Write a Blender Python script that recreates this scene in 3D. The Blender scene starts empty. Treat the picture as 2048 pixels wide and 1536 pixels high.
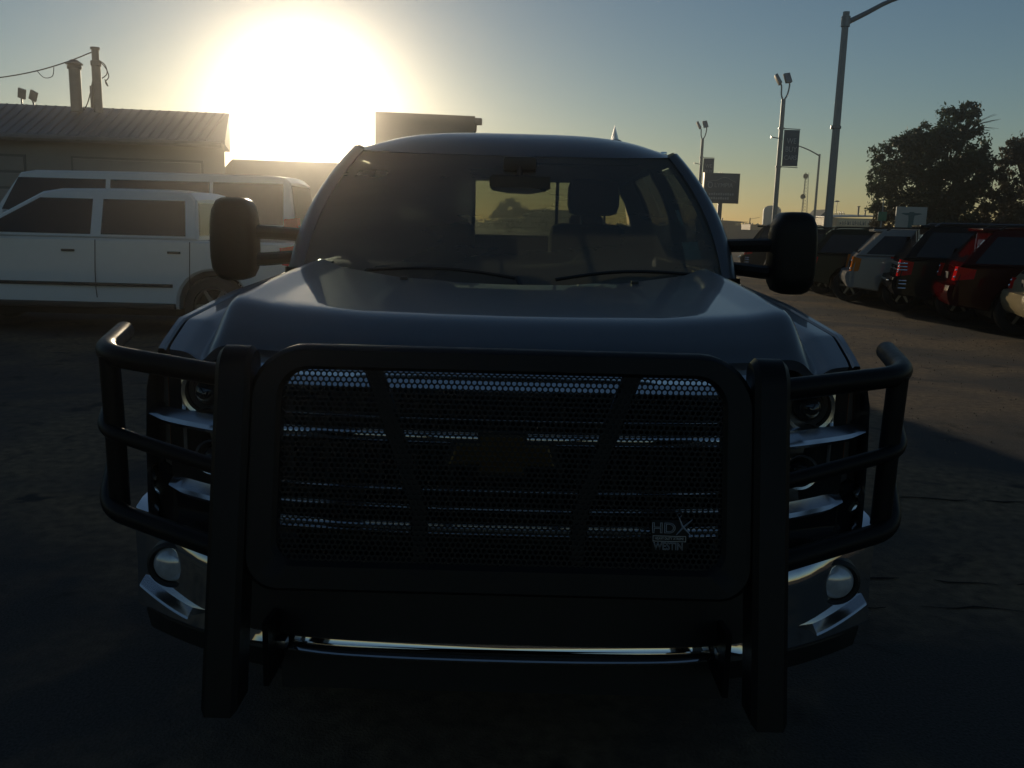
import bpy, bmesh, math, random
import numpy as np
from mathutils import Vector, Matrix, Euler
random.seed(7)
R = math.radians
sc = bpy.context.scene
COL = sc.collection

# ------------------------------------------------------------------ camera
PITCH, ROLL, FPX, EYE = R(10.3), R(1.5), 1800.0, 1.65
cam_d = bpy.data.cameras.new('camera')
cam = bpy.data.objects.new('camera', cam_d)
COL.objects.link(cam)
cam_d.sensor_width = 36.0
cam_d.lens = 36.0 * FPX / 2048.0
cam_d.clip_start, cam_d.clip_end = 0.05, 3000
_f = Vector((0, math.cos(PITCH), -math.sin(PITCH)))
_r = Vector((1, 0, 0))
_u = _r.cross(_f)
_r2 = _r * math.cos(ROLL) + _u * math.sin(ROLL)
_u2 = -_r * math.sin(ROLL) + _u * math.cos(ROLL)
m = Matrix((_r2, _u2, -_f)).transposed().to_4x4()
m.translation = (0, 0, EYE)
cam.matrix_world = m
sc.camera = cam

# ------------------------------------------------------------------ sky, sun, exposure
SUN_AZ, SUN_EL = R(-12.9), R(7.0)          # measured from +Y towards +X, and above the horizon
w = bpy.data.worlds.new('World')
sc.world = w
w.use_nodes = True
nt = w.node_tree
nt.nodes.clear()
sky = nt.nodes.new('ShaderNodeTexSky')
sky.sky_type = 'NISHITA'
sky.sun_disc = False
sky.sun_elevation = SUN_EL
sky.sun_rotation = SUN_AZ
sky.air_density = 1.0
sky.dust_density = 0.15
sky.ozone_density = 2.3
bg = nt.nodes.new('ShaderNodeBackground')
bg.inputs['Strength'].default_value = 0.052
wo = nt.nodes.new('ShaderNodeOutputWorld')
nt.links.new(sky.outputs[0], bg.inputs['Color'])
nt.links.new(bg.outputs[0], wo.inputs['Surface'])

sun_d = bpy.data.lights.new('sun', 'SUN')
sun_d.energy = 2.0
sun_d.angle = R(0.53)
sun_d.color = (1.0, 0.81, 0.55)
sun = bpy.data.objects.new('sun', sun_d)
COL.objects.link(sun)
sdir = Vector((math.sin(SUN_AZ) * math.cos(SUN_EL), math.cos(SUN_AZ) * math.cos(SUN_EL), math.sin(SUN_EL)))
sun.rotation_euler = (-sdir).to_track_quat('-Z', 'Y').to_euler()
sun.location = sdir * 60

sc.view_settings.view_transform = 'Standard'
sc.view_settings.look = 'None'
sc.view_settings.gamma = 1.0
sc.view_settings.exposure = 0.12
sc.view_settings.use_curve_mapping = False
sc.cycles.use_denoising = True
sc.cycles.max_bounces = 10
sc.cycles.transparent_max_bounces = 24
sc.cycles.volume_bounces = 1
HAZE_DENSITY, HAZE_G = 0.0015, 0.935

# ------------------------------------------------------------------ materials
def mat(name, col, rough=0.5, metal=0.0, coat=0.0, var=0.12, scale=8.0, bump=0.0, bscale=60.0, spec=0.5, rvar=0.1):
    m = bpy.data.materials.new(name)
    m.use_nodes = True
    t = m.node_tree
    b = t.nodes['Principled BSDF']
    b.inputs['Metallic'].default_value = metal
    b.inputs['Specular IOR Level'].default_value = spec
    b.inputs['Coat Weight'].default_value = coat
    b.inputs['Coat Roughness'].default_value = 0.03
    tc = t.nodes.new('ShaderNodeTexCoord')
    n = t.nodes.new('ShaderNodeTexNoise')
    n.inputs['Scale'].default_value = scale
    n.inputs['Detail'].default_value = 5
    t.links.new(tc.outputs['Object'], n.inputs['Vector'])
    mx = t.nodes.new('ShaderNodeMix')
    mx.data_type = 'RGBA'
    mx.inputs['A'].default_value = tuple(c * (1 - var) for c in col) + (1,)
    mx.inputs['B'].default_value = tuple(min(1, c * (1 + var)) for c in col) + (1,)
    t.links.new(n.outputs['Fac'], mx.inputs['Factor'])
    t.links.new(mx.outputs['Result'], b.inputs['Base Color'])
    mr = t.nodes.new('ShaderNodeMapRange')
    mr.inputs['To Min'].default_value = max(0, rough * (1 - rvar * 2))
    mr.inputs['To Max'].default_value = min(1, rough * (1 + rvar * 2))
    t.links.new(n.outputs['Fac'], mr.inputs['Value'])
    t.links.new(mr.outputs['Result'], b.inputs['Roughness'])
    if bump:
        n2 = t.nodes.new('ShaderNodeTexNoise')
        n2.inputs['Scale'].default_value = bscale
        n2.inputs['Detail'].default_value = 4
        t.links.new(tc.outputs['Object'], n2.inputs['Vector'])
        bp = t.nodes.new('ShaderNodeBump')
        bp.inputs['Strength'].default_value = bump
        bp.inputs['Distance'].default_value = 0.01
        t.links.new(n2.outputs['Fac'], bp.inputs['Height'])
        t.links.new(bp.outputs['Normal'], b.inputs['Normal'])
    return m

def glass_mat(name, tint, refl=1.0, rough=0.01, veil_dust=0.0):
    m = bpy.data.materials.new(name)
    m.use_nodes = True
    t = m.node_tree
    t.nodes.clear()
    o = t.nodes.new('ShaderNodeOutputMaterial')
    tr = t.nodes.new('ShaderNodeBsdfTransparent')
    tr.inputs['Color'].default_value = tint + (1,)
    g = t.nodes.new('ShaderNodeBsdfGlossy')
    g.inputs['Roughness'].default_value = rough
    fr = t.nodes.new('ShaderNodeFresnel')
    fr.inputs['IOR'].default_value = 1.5
    geo = t.nodes.new('ShaderNodeNewGeometry')      # same reflectance from either side of the pane
    io = t.nodes.new('ShaderNodeMix')
    io.inputs['A'].default_value = 1.5
    io.inputs['B'].default_value = 1 / 1.5
    t.links.new(geo.outputs['Backfacing'], io.inputs['Factor'])
    t.links.new(io.outputs['Result'], fr.inputs['IOR'])
    mu = t.nodes.new('ShaderNodeMath')
    mu.operation = 'MULTIPLY'
    mu.inputs[1].default_value = refl
    n = t.nodes.new('ShaderNodeTexNoise')
    n.inputs['Scale'].default_value = 3
    bp = t.nodes.new('ShaderNodeBump')
    bp.inputs['Strength'].default_value = 0.02
    bp.inputs['Distance'].default_value = 0.01
    t.links.new(n.outputs['Fac'], bp.inputs['Height'])
    t.links.new(bp.outputs['Normal'], g.inputs['Normal'])
    mx = t.nodes.new('ShaderNodeMixShader')
    t.links.new(fr.outputs[0], mu.inputs[0])
    t.links.new(mu.outputs[0], mx.inputs[0])
    t.links.new(tr.outputs[0], mx.inputs[1])
    t.links.new(g.outputs[0], mx.inputs[2])
    if veil_dust:            # dust film, thickened to put the grey glare veil into the pane
        df = t.nodes.new('ShaderNodeBsdfDiffuse'); df.inputs['Color'].default_value = (.45, .43, .40, 1)
        tl = t.nodes.new('ShaderNodeBsdfTranslucent'); tl.inputs['Color'].default_value = (.45, .43, .40, 1)
        d2 = t.nodes.new('ShaderNodeMixShader'); d2.inputs[0].default_value = .4
        t.links.new(df.outputs[0], d2.inputs[1]); t.links.new(tl.outputs[0], d2.inputs[2])
        nd = t.nodes.new('ShaderNodeTexNoise'); nd.inputs['Scale'].default_value = 2.2; nd.inputs['Detail'].default_value = 7
        rr = t.nodes.new('ShaderNodeMapRange'); rr.inputs['To Min'].default_value = veil_dust * .6; rr.inputs['To Max'].default_value = veil_dust * 1.4
        t.links.new(nd.outputs['Fac'], rr.inputs['Value'])
        m3 = t.nodes.new('ShaderNodeMixShader')
        t.links.new(rr.outputs['Result'], m3.inputs[0]); t.links.new(mx.outputs[0], m3.inputs[1]); t.links.new(d2.outputs[0], m3.inputs[2])
        mx = m3
    t.links.new(mx.outputs[0], o.inputs['Surface'])
    return m

M = dict(
    paint=mat('midnight_blue_paint', (0.125, 0.128, 0.140), 0.42, 0.55, 0.75, 0.08, 30, rvar=0.05),
    chrome=mat('chrome', (0.8, 0.8, 0.81), 0.06, 1.0, 0, 0.04, 12, rvar=0.3),
    powder=mat('black_powder_coat', (0.007, 0.007, 0.0075), 0.40, 0, 0.0, 0.3, 40, 0.06, 400, rvar=0.2, spec=0.16),
    plastic=mat('black_plastic', (0.012, 0.012, 0.012), 0.5, 0, 0, 0.2, 20, 0.05, 300),
    dark=mat('dark_underbody', (0.006, 0.006, 0.006), 0.9, 0, 0, 0.3, 10),
    rubber=mat('rubber', (0.014, 0.013, 0.013), 0.75, 0, 0, 0.25, 25, 0.2, 80),
    rim=mat('alloy', (0.25, 0.25, 0.26), 0.3, 1.0, 0, 0.1, 10),
    cloth=mat('seat_cloth', (0.02, 0.02, 0.021), 0.9, 0, 0, 0.2, 60, 0.2, 200),
    gold=mat('amber_gold', (0.16, 0.10, 0.028), 0.4, 0.6, 0.3, 0.1, 10),
    lampdark=mat('lamp_bezel', (0.24, 0.225, 0.21), 0.35, 0.3, 0, 0.2, 15),
    lampchrome=mat('lamp_reflector', (0.82, 0.82, 0.84), 0.2, 1.0, 0, 0.1, 20),
    amber=mat('amber_reflector', (0.62, 0.17, 0.015), 0.6, 0, 0.15, 0.1, 30, spec=0.0),
    redlamp=mat('red_lamp', (0.62, 0.008, 0.008), 0.6, 0, 0.15, 0.15, 40, spec=0.0),
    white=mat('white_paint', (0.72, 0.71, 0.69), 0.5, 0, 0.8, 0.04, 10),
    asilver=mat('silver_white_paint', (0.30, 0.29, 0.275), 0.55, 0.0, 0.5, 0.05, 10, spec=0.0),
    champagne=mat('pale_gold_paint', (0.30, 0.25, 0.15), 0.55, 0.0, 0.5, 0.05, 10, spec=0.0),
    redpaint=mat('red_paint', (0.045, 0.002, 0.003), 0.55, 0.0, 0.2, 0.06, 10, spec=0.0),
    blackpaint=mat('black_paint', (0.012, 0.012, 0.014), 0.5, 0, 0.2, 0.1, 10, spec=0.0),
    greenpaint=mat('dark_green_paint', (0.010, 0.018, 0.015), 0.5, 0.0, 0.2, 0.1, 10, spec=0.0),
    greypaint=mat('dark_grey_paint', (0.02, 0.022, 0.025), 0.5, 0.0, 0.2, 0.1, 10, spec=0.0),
    steel=mat('galvanized_steel', (0.24, 0.25, 0.26), 0.45, 0.7, 0, 0.2, 6, 0.05, 60),
    flue=mat('flue_metal', (0.2, 0.19, 0.18), 0.5, 0.5, 0, 0.3, 5, 0.1, 30),
    siding=mat('tan_metal_siding', (0.6, 0.52, 0.36), 0.6, 0.1, 0, 0.15, 2),
    wall=mat('building_stucco', (0.30, 0.28, 0.25), 0.85, 0, 0, 0.15, 1.5, 0.3, 40),
    roofm=mat('grey_roof_metal', (0.22, 0.22, 0.23), 0.45, 0.4, 0, 0.15, 2),
    fascia=mat('fascia_paint', (0.16, 0.155, 0.145), 0.6, 0, 0, 0.15, 2),
    bluegrey=mat('blue_grey_building', (0.09, 0.10, 0.11), 0.8, 0, 0, 0.2, 1),
    orange=mat('sunpatch_emblem_orange', (0.55, 0.36, 0.2), 0.6, 0, 0, 0.1, 2),
    signblue=mat('sign_blue', (0.05, 0.085, 0.12), 0.5, 0, 0, 0.1, 2),
    signtext=mat('sign_lettering', (0.34, 0.40, 0.43), 0.5, 0, 0, 0.1, 4),
    signedge=mat('sign_edge', (0.62, 0.46, 0.33), 0.5, 0, 0, 0.1, 4),
    banner=mat('banner_cloth', (0.05, 0.10, 0.15), 0.8, 0, 0, 0.15, 5, 0.2, 30),
    bannertext=mat('banner_lettering', (0.34, 0.42, 0.47), 0.8, 0, 0, 0.1, 5),
    streetgreen=mat('street_sign_green', (0.01, 0.16, 0.09), 0.5, 0, 0, 0.1, 5),
    paleboard=mat('pale_board', (0.34, 0.36, 0.34), 0.6, 0, 0, 0.1, 2),
    tmark=mat('board_mark', (0.05, 0.12, 0.13), 0.6, 0, 0, 0.1, 3),
    bark=mat('bark', (0.06, 0.045, 0.035), 0.95, 0, 0, 0.35, 6, 0.6, 20),
    wire=mat('cable_black', (0.02, 0.02, 0.02), 0.7),
    badge=mat('badge_outline', (0.28, 0.29, 0.31), 0.35, 0.6, 0, 0.1, 30),
    sticker=mat('sticker_paper', (0.35, 0.42, 0.42), 0.6, 0, 0, 0.3, 60),
    bulb=mat('fog_lens', (0.55, 0.60, 0.66), 0.15, 0.35, 0.5, 0.35, 45),
    seam=mat('tar_seam', (0.016, 0.016, 0.016), 0.95, 0, 0, 0.3, 8, spec=0.05),
    headliner=mat('headliner', (0.05, 0.05, 0.05), 0.9),
)
M['glass'] = glass_mat('windshield_glass', (0.44, 0.49, 0.43), veil_dust=0.28)
M['rearglass'] = glass_mat('rear_glass', (0.34, 0.38, 0.31), veil_dust=0.07)
M['darkglass'] = glass_mat('privacy_glass', (0.10, 0.11, 0.12))
M['clear'] = glass_mat('lamp_lens', (0.86, 0.87, 0.88))

def leaf_mat(name, c1, c2):
    m = bpy.data.materials.new(name)
    m.use_nodes = True
    t = m.node_tree
    b = t.nodes['Principled BSDF']
    b.inputs['Roughness'].default_value = 0.6
    b.inputs['Subsurface Weight'].default_value = 0.0
    oi = t.nodes.new('ShaderNodeTexCoord')
    n = t.nodes.new('ShaderNodeTexNoise')
    n.inputs['Scale'].default_value = 1.3
    n.inputs['Detail'].default_value = 6
    t.links.new(oi.outputs['Object'], n.inputs['Vector'])
    mx = t.nodes.new('ShaderNodeMix')
    mx.data_type = 'RGBA'
    mx.inputs['A'].default_value = c1 + (1,)
    mx.inputs['B'].default_value = c2 + (1,)
    t.links.new(n.outputs['Fac'], mx.inputs['Factor'])
    t.links.new(mx.outputs['Result'], b.inputs['Base Color'])
    tl = t.nodes.new('ShaderNodeBsdfTranslucent')
    t.links.new(mx.outputs['Result'], tl.inputs['Color'])
    ms = t.nodes.new('ShaderNodeMixShader')
    ms.inputs[0].default_value = 0.45
    t.links.new(b.outputs[0], ms.inputs[1])
    t.links.new(tl.outputs[0], ms.inputs[2])
    t.links.new(ms.outputs[0], t.nodes['Material Output'].inputs['Surface'])
    return m
M['leaf'] = leaf_mat('oak_leaf', (0.028, 0.05, 0.03), (0.06, 0.085, 0.05))
M['leaf2'] = leaf_mat('dusty_leaf', (0.05, 0.04, 0.03), (0.075, 0.07, 0.045))

# ------------------------------------------------------------------ mesh helpers
class MB:
    def __init__(s):
        s.v, s.f = [], []
    def add(s, vs, fs):
        o = len(s.v)
        s.v += [tuple(map(float, p)) for p in vs]
        s.f += [tuple(i + o for i in f) for f in fs]
        return s
    def box(s, x0, x1, y0, y1, z0, z1, b=0.0):
        if b <= 0:
            vs = [(x, y, z) for z in (z0, z1) for y in (y0, y1) for x in (x0, x1)]
            return s.add(vs, [(0, 2, 3, 1), (4, 5, 7, 6), (0, 1, 5, 4), (2, 6, 7, 3), (0, 4, 6, 2), (1, 3, 7, 5)])
        bm = bmesh.new()
        bmesh.ops.create_cube(bm, size=1)
        bmesh.ops.scale(bm, vec=(x1 - x0, y1 - y0, z1 - z0), verts=bm.verts)
        bmesh.ops.translate(bm, vec=((x0 + x1) / 2, (y0 + y1) / 2, (z0 + z1) / 2), verts=bm.verts)
        bmesh.ops.bevel(bm, geom=bm.edges[:], offset=b, segments=2, affect='EDGES', profile=0.6)
        bm.verts.index_update()
        s.add([v.co[:] for v in bm.verts], [[v.index for v in f.verts] for f in bm.faces])
        bm.free()
        return s
    def grid(s, rows, close_u=False):
        n, k = len(rows), len(rows[0])
        vs = [p for r in rows for p in r]
        fs = []
        for i in range(n - 1):
            for j in range(k - 1 + (1 if close_u else 0)):
                j2 = (j + 1) % k
                fs.append((i * k + j, i * k + j2, (i + 1) * k + j2, (i + 1) * k + j))
        return s.add(vs, fs)
    def tube(s, path, r, n=12, cap=True, sub=0):
        P = [Vector(p) for p in path]
        if sub:
            P = smooth_path(P, sub)
        rs = r if isinstance(r, (list, tuple)) else [r] * len(P)
        if len(rs) != len(P):
            rs = [rs[0] + (rs[-1] - rs[0]) * i / (len(P) - 1) for i in range(len(P))]
        up = None
        rows = []
        for i, p in enumerate(P):
            t = (P[min(i + 1, len(P) - 1)] - P[max(i - 1, 0)]).normalized()
            if up is None:
                up = Vector((0, 0, 1)) if abs(t.z) < 0.9 else Vector((1, 0, 0))
            a = t.cross(up).normalized()
            up = a.cross(t).normalized()
            rows.append([tuple(p + (a * math.cos(q) + up * math.sin(q)) * rs[i]) for q in (2 * math.pi * k / n for k in range(n))])
        o = len(s.v)
        s.grid(rows, True)
        if cap:
            s.f.append(tuple(o + k for k in range(n))[::-1])
            s.f.append(tuple(o + (len(P) - 1) * n + k for k in range(n)))
        return s
    def prism(s, poly, axis, a, b, inset=0.0):
        """polygon in the two other axes (in xyz order) extruded along axis from a to b"""
        def pt(p, t):
            return {'x': (t, p[0], p[1]), 'y': (p[0], t, p[1]), 'z': (p[0], p[1], t)}[axis]
        n = len(poly)
        if inset:
            inner = inset_poly(poly, inset)
            rings = [(inner, a), (poly, a + inset * (1 if b > a else -1)), (poly, b - inset * (1 if b > a else -1)), (inner, b)]
        else:
            rings = [(poly, a), (poly, b)]
        o = len(s.v)
        s.grid([[pt(p, t) for p in pl] for pl, t in rings], True)
        s.f.append(tuple(o + k for k in range(n)))
        s.f.append(tuple(o + (len(rings) - 1) * n + k for k in range(n))[::-1])
        return s
    def lathe(s, prof, c, axis='z', n=24):
        rows = []
        for r_, t in prof:
            ring = []
            for k in range(n):
                q = 2 * math.pi * k / n
                u, v = r_ * math.cos(q), r_ * math.sin(q)
                ring.append({'z': (c[0] + u, c[1] + v, c[2] + t), 'y': (c[0] + u, c[1] + t, c[2] + v), 'x': (c[0] + t, c[1] + u, c[2] + v)}[axis])
            rows.append(ring)
        s.grid(rows, True)
        return s
    def mesh(s, name, sharp=32):
        me = bpy.data.meshes.new(name)
        me.from_pydata(s.v, [], s.f)
        bm = bmesh.new()
        bm.from_mesh(me)
        bmesh.ops.recalc_face_normals(bm, faces=bm.faces)
        bm.to_mesh(me)
        bm.free()
        me.polygons.foreach_set('use_smooth', [True] * len(me.polygons))
        me.set_sharp_from_angle(angle=R(sharp))
        return me
    def build(s, name, material, parent=None, sharp=32, loc=None):
        """vertices are world coordinates (or the thing's own when its parent sits at the origin); loc is the new origin"""
        if loc is not None:
            s.v = [(p[0] - loc[0], p[1] - loc[1], p[2] - loc[2]) for p in s.v]
        o = bpy.data.objects.new(name, s.mesh(name, sharp))
        o.data.materials.append(M[material] if isinstance(material, str) else material)
        COL.objects.link(o)
        if loc is not None:
            o.location = loc
        if parent:
            o.parent = parent
        return o

def inset_poly(poly, d):
    n = len(poly)
    area = sum(poly[i][0] * poly[(i + 1) % n][1] - poly[(i + 1) % n][0] * poly[i][1] for i in range(n))
    sg = 1 if area > 0 else -1
    out = []
    for i in range(n):
        p0, p1, p2 = Vector(poly[i - 1][:2]), Vector(poly[i][:2]), Vector(poly[(i + 1) % n][:2])
        e1, e2 = (p1 - p0), (p2 - p1)
        if e1.length < 1e-9 or e2.length < 1e-9:
            out.append(tuple(p1)); continue
        e1.normalize(); e2.normalize()
        n1, n2 = Vector((-e1.y, e1.x)) * sg, Vector((-e2.y, e2.x)) * sg
        b = n1 + n2
        if b.length < 1e-6:
            b = n1.copy()
        b.normalize()
        k = d / max(0.4, b.dot(n1))
        out.append(tuple(p1 + b * k))
    return out

def smooth_path(P, sub):
    out = []
    n = len(P)
    for i in range(n - 1):
        p0, p1, p2, p3 = P[max(i - 1, 0)], P[i], P[i + 1], P[min(i + 2, n - 1)]
        for k in range(sub):
            t = k / sub
            out.append(0.5 * ((2 * p1) + (p2 - p0) * t + (2 * p0 - 5 * p1 + 4 * p2 - p3) * t * t + (3 * p1 - p0 - 3 * p2 + p3) * t ** 3))
    out.append(P[-1])
    return out

def round_corner(P, r, n=5):
    """polyline with its inner corners rounded (3D)"""
    P = [Vector(p) for p in P]
    out = [P[0]]
    for i in range(1, len(P) - 1):
        a, b, c = P[i - 1], P[i], P[i + 1]
        rr = min(r, (a - b).length * 0.49, (c - b).length * 0.49)
        p, q = b + (a - b).normalized() * rr, b + (c - b).normalized() * rr
        for k in range(n + 1):
            t = k / n
            out.append(p * (1 - t) ** 2 + b * 2 * t * (1 - t) + q * t * t)
    out.append(P[-1])
    return out

def interp(x, xs, ys):
    return float(np.interp(x, xs, ys))

def tag(o, label=None, cat=None, group=None, kind=None):
    if label: o['label'] = label
    if cat: o['category'] = cat
    if group: o['group'] = group
    if kind: o['kind'] = kind
    return o

def empty(name, loc=(0, 0, 0), rz=0.0):
    o = bpy.data.objects.new(name, None)
    o.empty_display_size = 0.3
    COL.objects.link(o)
    o.location = loc
    o.rotation_euler = (0, 0, rz)
    return o

def text_mesh(txt, size, extrude, name, material, parent, loc, rot=(R(90), 0, 0), align='CENTER', outline=None, sx=1.0):
    c = bpy.data.curves.new('lettering_curve', 'FONT')
    c.body = txt
    c.size = size
    c.extrude = extrude
    c.align_x = align
    c.align_y = 'CENTER'
    if outline:
        c.fill_mode = 'NONE'
        c.bevel_depth = outline
        c.extrude = 0
        c.bevel_resolution = 1
    t = bpy.data.objects.new('lettering_source', c)
    me = bpy.data.meshes.new_from_object(t)
    bpy.data.objects.remove(t)
    bpy.data.curves.remove(c)
    me.name = name
    me.materials.clear()
    me.materials.append(M[material])
    o = bpy.data.objects.new(name, me)
    COL.objects.link(o)
    o.parent = parent
    o.location = loc
    o.rotation_euler = rot
    o.scale = (sx, 1, 1)
    return o

def copy_tree(o, parent=None):
    c = o.copy()
    COL.objects.link(c)
    if parent:
        c.parent = parent
    for ch in list(o.children):
        copy_tree(ch, c)
    return c

# ================================================================== THE GROUND
def ground_mat():
    m = bpy.data.materials.new('worn_asphalt')
    m.use_nodes = True
    t = m.node_tree
    b = t.nodes['Principled BSDF']
    tc = t.nodes.new('ShaderNodeTexCoord')
    def noise(s, d, dist=0.0):
        n = t.nodes.new('ShaderNodeTexNoise')
        n.inputs['Scale'].default_value = s
        n.inputs['Detail'].default_value = d
        n.inputs['Distortion'].default_value = dist
        t.links.new(tc.outputs['Object'], n.inputs['Vector'])
        return n
    def ramp(src, stops):
        r = t.nodes.new('ShaderNodeValToRGB')
        r.color_ramp.elements[0].position, r.color_ramp.elements[0].color = stops[0]
        r.color_ramp.elements[1].position, r.color_ramp.elements[1].color = stops[1]
        t.links.new(src, r.inputs[0])
        return r
    def mixc(f, a, bb):
        x = t.nodes.new('ShaderNodeMix')
        x.data_type = 'RGBA'
        t.links.new(f, x.inputs['Factor'])
        for k, q in (('A', a), ('B', bb)):
            if isinstance(q, tuple): x.inputs[k].default_value = q
            else: t.links.new(q, x.inputs[k])
        return x.outputs['Result']
    fine = noise(90, 6)
    base = ramp(fine.outputs['Fac'], ((0.3, (0.028, 0.028, 0.029, 1)), (0.75, (0.075, 0.072, 0.068, 1))))
    big = noise(0.55, 8, 0.6)
    bf = ramp(big.outputs['Fac'], ((0.42, (0, 0, 0, 1)), (0.60, (1, 1, 1, 1))))
    dirt = noise(14, 6)
    dc = ramp(dirt.outputs['Fac'], ((0.3, (0.10, 0.069, 0.041, 1)), (0.7, (0.25, 0.17, 0.10, 1))))
    c = mixc(bf.outputs['Color'], base.outputs['Color'], dc.outputs['Color'])
    st = noise(1.7, 5, 1.2)
    sf = ramp(st.outputs['Fac'], ((0.60, (0, 0, 0, 1)), (0.70, (1, 1, 1, 1))))
    c = mixc(sf.outputs['Color'], c, (0.022, 0.02, 0.019, 1))
    t.links.new(c, b.inputs['Base Color'])
    b.inputs['Roughness'].default_value = 0.88
    b.inputs['Specular IOR Level'].default_value = 0.3
    ad = t.nodes.new('ShaderNodeMath'); ad.operation = 'ADD'
    mu = t.nodes.new('ShaderNodeMath'); mu.operation = 'MULTIPLY'; mu.inputs[1].default_value = 1.2
    t.links.new(big.outputs['Fac'], mu.inputs[0])
    t.links.new(mu.outputs[0], ad.inputs[0])
    t.links.new(fine.outputs['Fac'], ad.inputs[1])
    bp = t.nodes.new('ShaderNodeBump')
    bp.inputs['Strength'].default_value = 0.7
    bp.inputs['Distance'].default_value = 0.02
    t.links.new(ad.outputs[0], bp.inputs['Height'])
    t.links.new(bp.outputs['Normal'], b.inputs['Normal'])
    return m
g = MB()
xs = sorted(set([-190, -120, -60] + list(np.linspace(-30, 30, 61)) + [60, 120, 190]))
ys = sorted(set([-60, -30] + list(np.linspace(-10, 40, 51)) + [60, 100, 150, 190]))
g.grid([[(x, y, 0.012 * math.sin(x * 0.7 + y * 0.3) * math.sin(y * 0.45) if abs(x) > 3.2 and abs(x) < 40 and y > 3 and y < 44 else 0.0) for x in xs] for y in ys])
tag(g.build('asphalt_lot', ground_mat()), kind='structure', label='worn asphalt car lot with brown dirt patches')
CRACKS = ((1.5, 3.6, 5.42), (1.45, 3.2, 4.12), (1.4, 3.0, 3.78))
def crack(x0, x1, y, seed_):
    rng_ = random.Random(seed_)
    b, x = MB(), x0
    yy = y
    while x < x1:                      # short broken pieces, wide and narrow in turn
        n = rng_.randint(3, 6)
        rows = []
        for k in range(n + 1):
            wd = rng_.uniform(.003, .013) * (0.3 if k in (0, n) else 1)
            rows.append([(x, yy + wd, .004), (x, yy - wd, .004)])
            x += rng_.uniform(.05, .16)
            yy += rng_.uniform(-.03, .03) + (y - yy) * .15
        b.grid(rows)
        x += rng_.uniform(-.05, .06)
    return b
for k, (x0, x1, y) in enumerate(CRACKS):
    tag(crack(x0, x1, y, k).build('asphalt_crack', 'seam'), kind='structure')

gr_rng = random.Random(5)
pb = MB()
for k in range(1800):
    x, y = gr_rng.uniform(1.4, 10), 4.0 + 20 * gr_rng.random() ** 1.6
    r0 = gr_rng.uniform(.003, .008) * (1 + y * .04)
    a0 = gr_rng.random() * 6.28
    c_, s_ = math.cos(a0) * r0, math.sin(a0) * r0
    z0 = .0125 * (abs(x) > 3.2) 
    pb.add([(x + c_, y + s_, z0 - .012), (x - s_, y + c_, z0 - .012), (x - c_, y - s_, z0 - .012), (x + s_, y - c_, z0 - .012), (x + c_ * .3, y + s_ * .2, z0 + r0 * .45)], [(0, 1, 4), (1, 2, 4), (2, 3, 4), (3, 0, 4)])
tag(pb.build('loose_grit', mat('grit', (0.16, 0.13, 0.10), 0.9, 0, 0, 0.4, 3)), 'loose grit and dry leaf bits scattered over the asphalt', kind='stuff')

# ================================================================== LONG BUILDING ON THE LEFT
bld = empty('workshop_building', (-8, 24, 0))
tag(bld, 'long low workshop building with a grey ribbed metal roof edge behind the white vehicles', 'building')
BO = (-8, 24, 0)
def bpos(t):            # along the facade, t = 0 at the right-hand corner
    return -1.16 - t, 24.0 - t * 0.1805
def bq(p):
    return (p[0] - BO[0], p[1] - BO[1], p[2])
b = MB()
T1, T2 = 2.45, 6.1       # hidden stretch: low link made up, its height set to shape the sunlight
xr, yr = bpos(0)
xm, ym = bpos(T1)
xk, yk = bpos(T2)
xl, yl = bpos(34)
for poly, h in (([(xr, yr), (xm, ym), (xm, ym + 5), (-1.42, 29.4)], 3.35), ([(xm - .003, ym + .6), (xk + .003, yk + .6), (xk - 1.6, yk + 5), (xm - .003, ym + 5)], 3.0), ([(xk, yk), (xl, yl), (xl, yl + 9), (xk - 3.2, yk + 9)], 3.35)):
    b.prism([(p[0] - BO[0], p[1] - BO[1]) for p in poly], 'z', 0, h)
b.build('wall', 'wall', bld)
b = MB()                # parapet block above the wall at the right-hand end
xa, ya = bpos(2.45)
poly = [(xr + .04, yr - .12), (xa, ya - .12), (xa, ya + 4.0), (-1.40, 29.45)]
b.prism([(p[0] - BO[0], p[1] - BO[1]) for p in poly], 'z', 3.352, 4.25)
b.build('parapet', 'fascia', bld)
b = MB()                # sloping metal roof edge
rows = []
for t in (T2 - .15, 34):
    x, y = bpos(t)
    rows.append([bq((x, y - .45, 3.28)), bq((x, y - .45, 3.36)), bq((x - .35, y + 1.1, 4.17)), bq((x - 1.1, y + 3.5, 4.22)), bq((x - 1.1, y + 3.5, 3.36))])
b.grid(rows)
b.f.append((0, 1, 2, 3, 4)); b.f.append((9, 8, 7, 6, 5))
b.build('roof_edge', 'roofm', bld)
rib = MB()
rib.add([(-.035, -.47, 3.30), (.035, -.47, 3.30), (-.035, -.47, 3.37), (.035, -.47, 3.37), (-.02, -.45, 3.385), (.02, -.45, 3.385), (-.02, 1.06, 4.168), (.02, 1.06, 4.168), (-.035, 1.08, 4.155), (.035, 1.08, 4.155)],
        [(0, 1, 3, 2), (2, 3, 5, 4), (4, 5, 7, 6), (6, 7, 9, 8), (2, 4, 6, 8), (3, 9, 7, 5), (0, 2, 8), (1, 9, 3)])
rme = rib.mesh('rib'); rme.materials.append(M['roofm'])
for k in range(76):
    x, y = bpos(T2 + .3 + k * 0.22)
    o = bpy.data.objects.new('rib', rme)
    COL.objects.link(o)
    o.parent = bld
    o.location = bq((x, y, 0))
b = MB()
x0, y0 = bpos(T2 - .1); x1, y1 = bpos(34)
b.tube([bq((x0, y0 - .5, 3.26)), bq((x1, y1 - .5, 3.26))], .07, 8)
b.build('gutter', 'flue', bld)
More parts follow.
